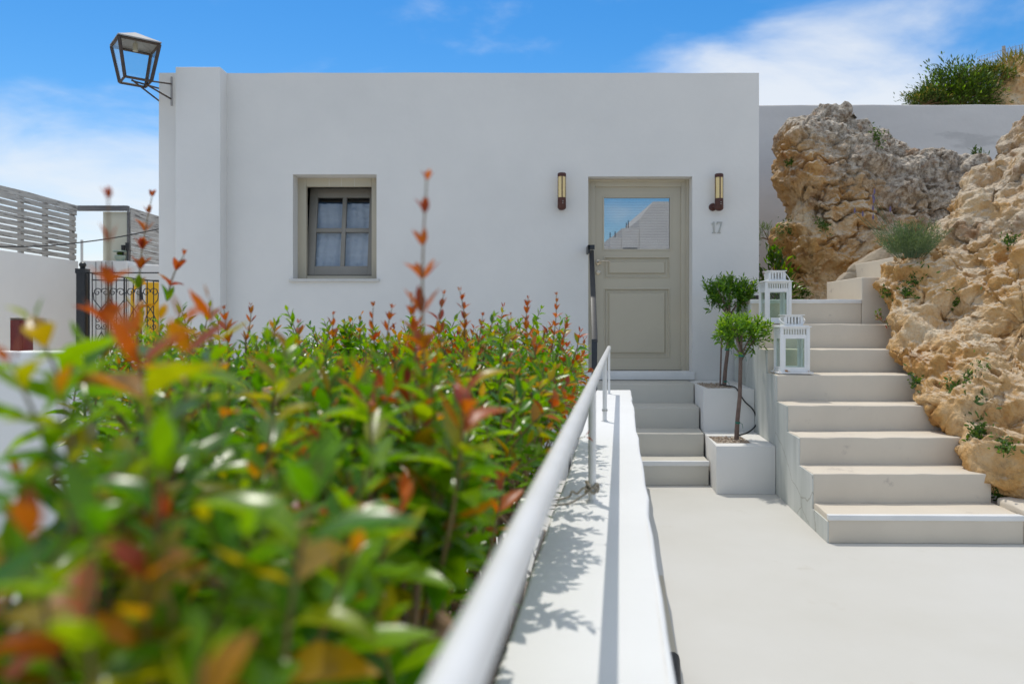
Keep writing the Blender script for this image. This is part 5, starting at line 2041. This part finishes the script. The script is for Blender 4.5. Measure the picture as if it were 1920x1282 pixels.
leafsets = [LeafSet() for _ in SHRUBS]
shootmb = [MB() for _ in SHRUBS]
branchmb = [MB() for _ in SHRUBS]
limb_ends = []
for i, (sx_, sy_, _) in enumerate(SHRUBS):
    ends = []
    b = Vector((sx_, sy_, 0.0))
    for k in range(11):
        a = 2 * math.pi * k / 11 + random.uniform(-0.2, 0.2)
        rr = random.uniform(0.12, 0.42) * (0.6 if i == 0 else 1.0)
        e = b + Vector((math.cos(a) * rr, math.sin(a) * rr, random.uniform(0.75, 1.02)))
        if e.x - XO * e.y > -0.22:
            e.x = XO * e.y - 0.22
        m1 = b + Vector((math.cos(a) * 0.06, math.sin(a) * 0.06, 0.25))
        m2 = m1.lerp(e, 0.55) + Vector((random.gauss(0, 0.02), random.gauss(0, 0.02), 0.05))
        branchmb[i].tube(smooth_path([b + Vector((random.gauss(0, .03), random.gauss(0, .03), 0)), m1, m2, e], 4), [0.014 * (1 - 0.6 * q / 12) for q in range(13)], 7)
        ends += [e, m2, m2.lerp(e, 0.5)]
    limb_ends.append(ends)


def shoot(tip, ax, length, red, nfac=1.0, size=1.0, si=None, spacing=0.022, leaf_len=0.057, thin=False, whorl=1):
    if si is None:
        si = min(range(len(SHRUBS)), key=lambda q: (SHRUBS[q][0] - tip.x) ** 2 + (SHRUBS[q][1] - tip.y) ** 2)
    L = leafsets[si]
    base = tip - ax * length
    if base.x - XO * base.y > -0.215:        # no shoot grows out of the wall
        return
    bend = rand_dir() * length * 0.06
    path = [base.lerp(tip, q / 5) + bend * math.sin(math.pi * q / 5) for q in range(6)]
    shootmb[si].tube(path, [0.0034, 0.003, 0.0026, 0.0022, 0.0018, 0.0012] if not thin else [0.0022, 0.002, 0.0018, 0.0016, 0.0013, 0.001], 5, False)
    root = min(limb_ends[si], key=lambda e: (e - base).length)
    if (root - base).length < 0.45 and base.x - XO * base.y < -0.235:
        branchmb[si].tube([root, root.lerp(base, 0.5) + Vector((0, 0, -0.015)), base], [0.006, 0.0045, 0.0034], 5, False)
    n = int(length / spacing * nfac)
    s0 = perp(ax)
    ph0 = random.uniform(0, 6.28)
    for q in range(n):
        t = q / max(n - 1, 1)               # 0 at the tip
        f = t * 5
        i0 = min(int(5 - f), 4)
        pp = path[5 - min(int(f), 5)].lerp(path[max(5 - min(int(f), 5) - 1, 0)], f - int(f)) if int(f) < 5 else path[0]
        ls = leaf_len * size * (0.42 + 0.68 * min(1.0, t * 2.4)) * random.uniform(0.8, 1.2)
        if red > 0 and t < red:
            kind = 2
        elif red > 0 and t < red + 0.22:
            kind = 1 if random.random() < 0.7 else 2
        else:
            kind = 1 if random.random() < (0.38 if t < 0.35 else 0.13) else 0
        spread = 0.45 + 0.75 * min(1.0, t * 2)
        if thin and whorl > 1:
            spread *= random.uniform(0.30, 0.62)
        for wq, sgn in [(w_, s_) for w_ in range(whorl) for s_ in (1, -1)]:
            if random.random() < (0.28 if whorl > 1 else 0.07):
                continue
            sd_ = (Matrix.Rotation(ph0 + (q + wq) * (math.pi / 2) + random.gauss(0, 0.25), 3, ax) @ s0) * sgn
            d = (ax * (1.15 - 0.55 * spread) + sd_ * spread + Vector((0, 0, -0.10 * t)) + rand_dir() * 0.14).normalized()
            p = pp + sd_ * 0.003
            if (p + d * ls - C0).length < 0.26:
                continue
            xc = p.x + d.x * ls - XO * (p.y + d.y * ls)
            if xc > -0.11 and not thin:
                continue
            if p.z < 1.0 and p.y < 1.25 and xc > -0.165:
                continue
            if p.z < 1.02 and xc > -0.36 and random.random() < 0.6:      # bare woody side beside the wall
                continue
            L.add(p, d, ax - d * 0.3 + Vector((0, 0, 0.25)), ls, kind)


branchmb[0].tube(smooth_path([Vector((-0.24, 0.86, 0.55)), Vector((-0.17, 0.85, 0.80)), Vector((-0.115, 0.83, 0.955)), P(834, 1158, 0.82)], 4), [0.011] * 13, 9)
branchmb[1].tube(smooth_path([Vector((-0.45, 1.25, 0.4)), Vector((-0.22, 1.22, 0.75)), P(800, 1000, 1.2), P(775, 880, 1.15)], 4), [0.008 - 0.0004 * q for q in range(13)], 7)
cnt = 0
tries = 0
while cnt < 1000 and tries < 30000:
    tries += 1
    x, y = random.uniform(-1.7, 0.5), random.uniform(0.26, 3.75)
    if not in_plan(x, y):
        continue
    if y > 1.3 and random.random() < 0.45:
        continue
    u = random.random()
    zt_ = top_z(x, y)
    if u < 0.58:
        z = zt_ - abs(random.gauss(0, 0.045)) + (random.uniform(0.02, 0.10) if random.random() < 0.26 else 0)
        tilt = 0.45
    else:
        z = random.uniform(0.62, zt_ - 0.05)
        tilt = 0.9
    if z < 1.1 and x - XO * y > -0.25:
        continue
    sidepush = Vector((0.0, -0.15, 0))
    if x - XO * y > -0.45:
        sidepush += Vector((0.45, -0.1, 0))
    ax = (Vector((0, 0, 1)) + sidepush * (0.8 if u >= 0.58 else 0.35) + Vector((random.gauss(0, tilt * 0.5), random.gauss(0, tilt * 0.5), 0))).normalized()
    red = 0.0
    pr = (0.03 + 0.20 * max(0.0, math.sin(x * 4.3 + 2.0) * math.sin(y * 2.9 - 0.6)) + (0.22 if y > 2 and x > -0.5 else 0)) if u < 0.58 else 0.04
    if random.random() < pr:
        red = random.uniform(0.06, 0.24)
    shoot(Vector((x, y, z)), ax, random.uniform(0.18, 0.32), red, size=1.22 if y < 1.2 else 1.0)
    cnt += 1

# sprigs standing clear of the top with red new growth
for (px_, py_, d_, ln_, lean_) in (
        (800, 338, 1.05, 0.34, 0.0), (285, 368, 1.75, 0.36, 0.10), (203, 372, 0.95, 0.24, 0.04), (345, 478, 1.7, 0.11, 0.75),
        (470, 572, 2.5, 0.12, 0.1), (420, 580, 2.1, 0.12, -0.2), (700, 574, 2.2, 0.13, -0.1), (735, 578, 2.2, 0.13, 0.15), (832, 552, 2.0, 0.14, 0.1), (862, 545, 2.3, 0.18, -0.1),
        (905, 592, 2.6, 0.12, 0.3), (990, 560, 2.7, 0.17, 0.0), (958, 590, 2.7, 0.13, -0.3), (1043, 553, 2.8, 0.18, 0.15), (1062, 600, 2.9, 0.13, 0.4), (1020, 625, 2.2, 0.16, 0.6),
        (1080, 640, 3.0, 0.12, 0.4), (560, 606, 2.2, 0.1, 0.2), (625, 590, 2.4, 0.10, 0.0), (770, 560, 1.4, 0.14, -0.2)):
    tip = P(px_, py_, d_)
    ax = Vector((lean_ * 0.5, random.gauss(0, 0.10), 1)).normalized()
    tall = ln_ > 0.2
    shoot(tip, ax, ln_, random.uniform(0.6, 0.9), size=0.62 if tall else 0.56, spacing=0.040 if tall else 0.024, thin=True, whorl=3 if tall else 2)
# leafy young growth rising nearest the lens
for (px_, py_, d_, red_, lean_) in ((395, 560, 1.05, 0.22, 0.0), (345, 605, 0.70, 0.30, 0.2), (250, 630, 0.62, 0.35, -0.2), (60, 600, 0.72, 0.0, -0.5), (20, 680, 0.60, 0.14, -0.6),
                                    (150, 640, 0.80, 0.0, -0.1), (110, 740, 0.6, 0.0, -0.3), (300, 600, 1.0, 0.0, 0.2), (880, 690, 1.1, 0.0, 0.1), (680, 700, 0.9, 0.0, -0.1), (520, 740, 0.75, 0.0, 0.2),
                                    (60, 1010, 0.40, 0.2, -0.3), (300, 800, 0.5, 0.0, 0.1), (600, 860, 0.5, 0.0, 0.4), (450, 880, 0.42, 0.0, -0.2), (200, 900, 0.40, 0.0, 0.0), (700, 940, 0.5, 0.0, 0.3),
                                    (520, 1000, 0.42, 0.0, 0.2), (620, 1050, 0.45, 0.0, 0.3), (380, 1050, 0.38, 0.0, 0.0)):
    ax = Vector((lean_ * 0.5, random.gauss(0, 0.12), 1)).normalized()
    shoot(P(px_, py_, d_), ax, 0.14, red_, size=1.12, spacing=0.022, thin=True)
# sprig poking over the wall by the nearest post
shoot(P(1098, 818, 2.05), Vector((0.95, -0.1, 0.35)).normalized(), 0.22, 0.5, nfac=0.5, size=0.8, si=3, thin=True)
for k in range(26):          # sprays that lean over the wall top and shade it
    y = random.uniform(1.5, 3.4)
    tip = Vector((*pw(random.uniform(-0.16, -0.11), y), random.uniform(1.08, 1.24)))
    ax = Vector((0.8, random.gauss(0, 0.3), random.uniform(0.2, 0.9))).normalized()
    shoot(tip, ax, random.uniform(0.14, 0.22), 0.3 if random.random() < 0.4 else 0.0, thin=False)

leaf_protos = {}
for w, (bv, bf) in enumerate(LEAVES):
    for k, key in enumerate(('leaf_green', 'leaf_young', 'leaf_red')):
        me = bpy.data.meshes.new('leaf')
        me.from_pydata([tuple(v) for v in bv], [], [tuple(f) for f in bf])
        me.materials.append(M[key])
        me.shade_smooth()
        leaf_protos[(w, k)] = me
for i, (sx_, sy_, label) in enumerate(SHRUBS):
    t = empty('pomegranate_shrub', (sx_, sy_, 0))
    tag(t, label, 'shrub', 'pomegranate shrubs of the hedge')
    inv = Matrix.Translation((-sx_, -sy_, 0))
    into(branchmb[i].build('branches', M['stem_brown'], smooth=True), t, inv)
    o = into(shootmb[i].build('twigs', M['stem_green'], smooth=True), t, inv)
    o['kind'] = 'stuff'
    p, R, s, k = leafsets[i].arrays()
    c = p + R[:, :, 1] * s[:, None] * 0.5
    dist = np.linalg.norm(c - np.array([0, 0, EYE]), axis=1)
    u = 960 + c[:, 0] / np.maximum(c[:, 1], 0.05) * F
    v = HZ - (c[:, 2] - EYE) / np.maximum(c[:, 1], 0.05) * F
    inside = (u > -20) & (u < 1300) & (v < 1300) & (c[:, 1] > 0.15)
    depth_below = np.array([top_z(a[0], a[1]) for a in c]) - c[:, 2]
    score = s / dist * np.where(inside, 1, 0.02) * np.where(depth_below > 0.16, 0.3, 1.0)
    order = np.argsort(-score)
    big = order[:295]
    rest = order[295:]
    for j in big:
        me = leaf_protos[(int(rng.integers(0, 4)), int(k[j]))]
        o = bpy.data.objects.new('leaf', me)
        col.objects.link(o)
        Mx = Matrix([[*(R[j][r_] * s[j]), p[j][r_]] for r_ in range(3)] + [[0, 0, 0, 1]])
        o.parent = t
        o.matrix_parent_inverse = inv
        o.matrix_basis = Mx
    if len(rest):
        o = leaf_mesh('foliage', LEAVES, p[rest], R[rest], s[rest], k[rest], [M['leaf_green'], M['leaf_young'], M['leaf_red']])
        into(o, t, inv)
        o['kind'] = 'stuff'
    print('shrub', i, len(p))
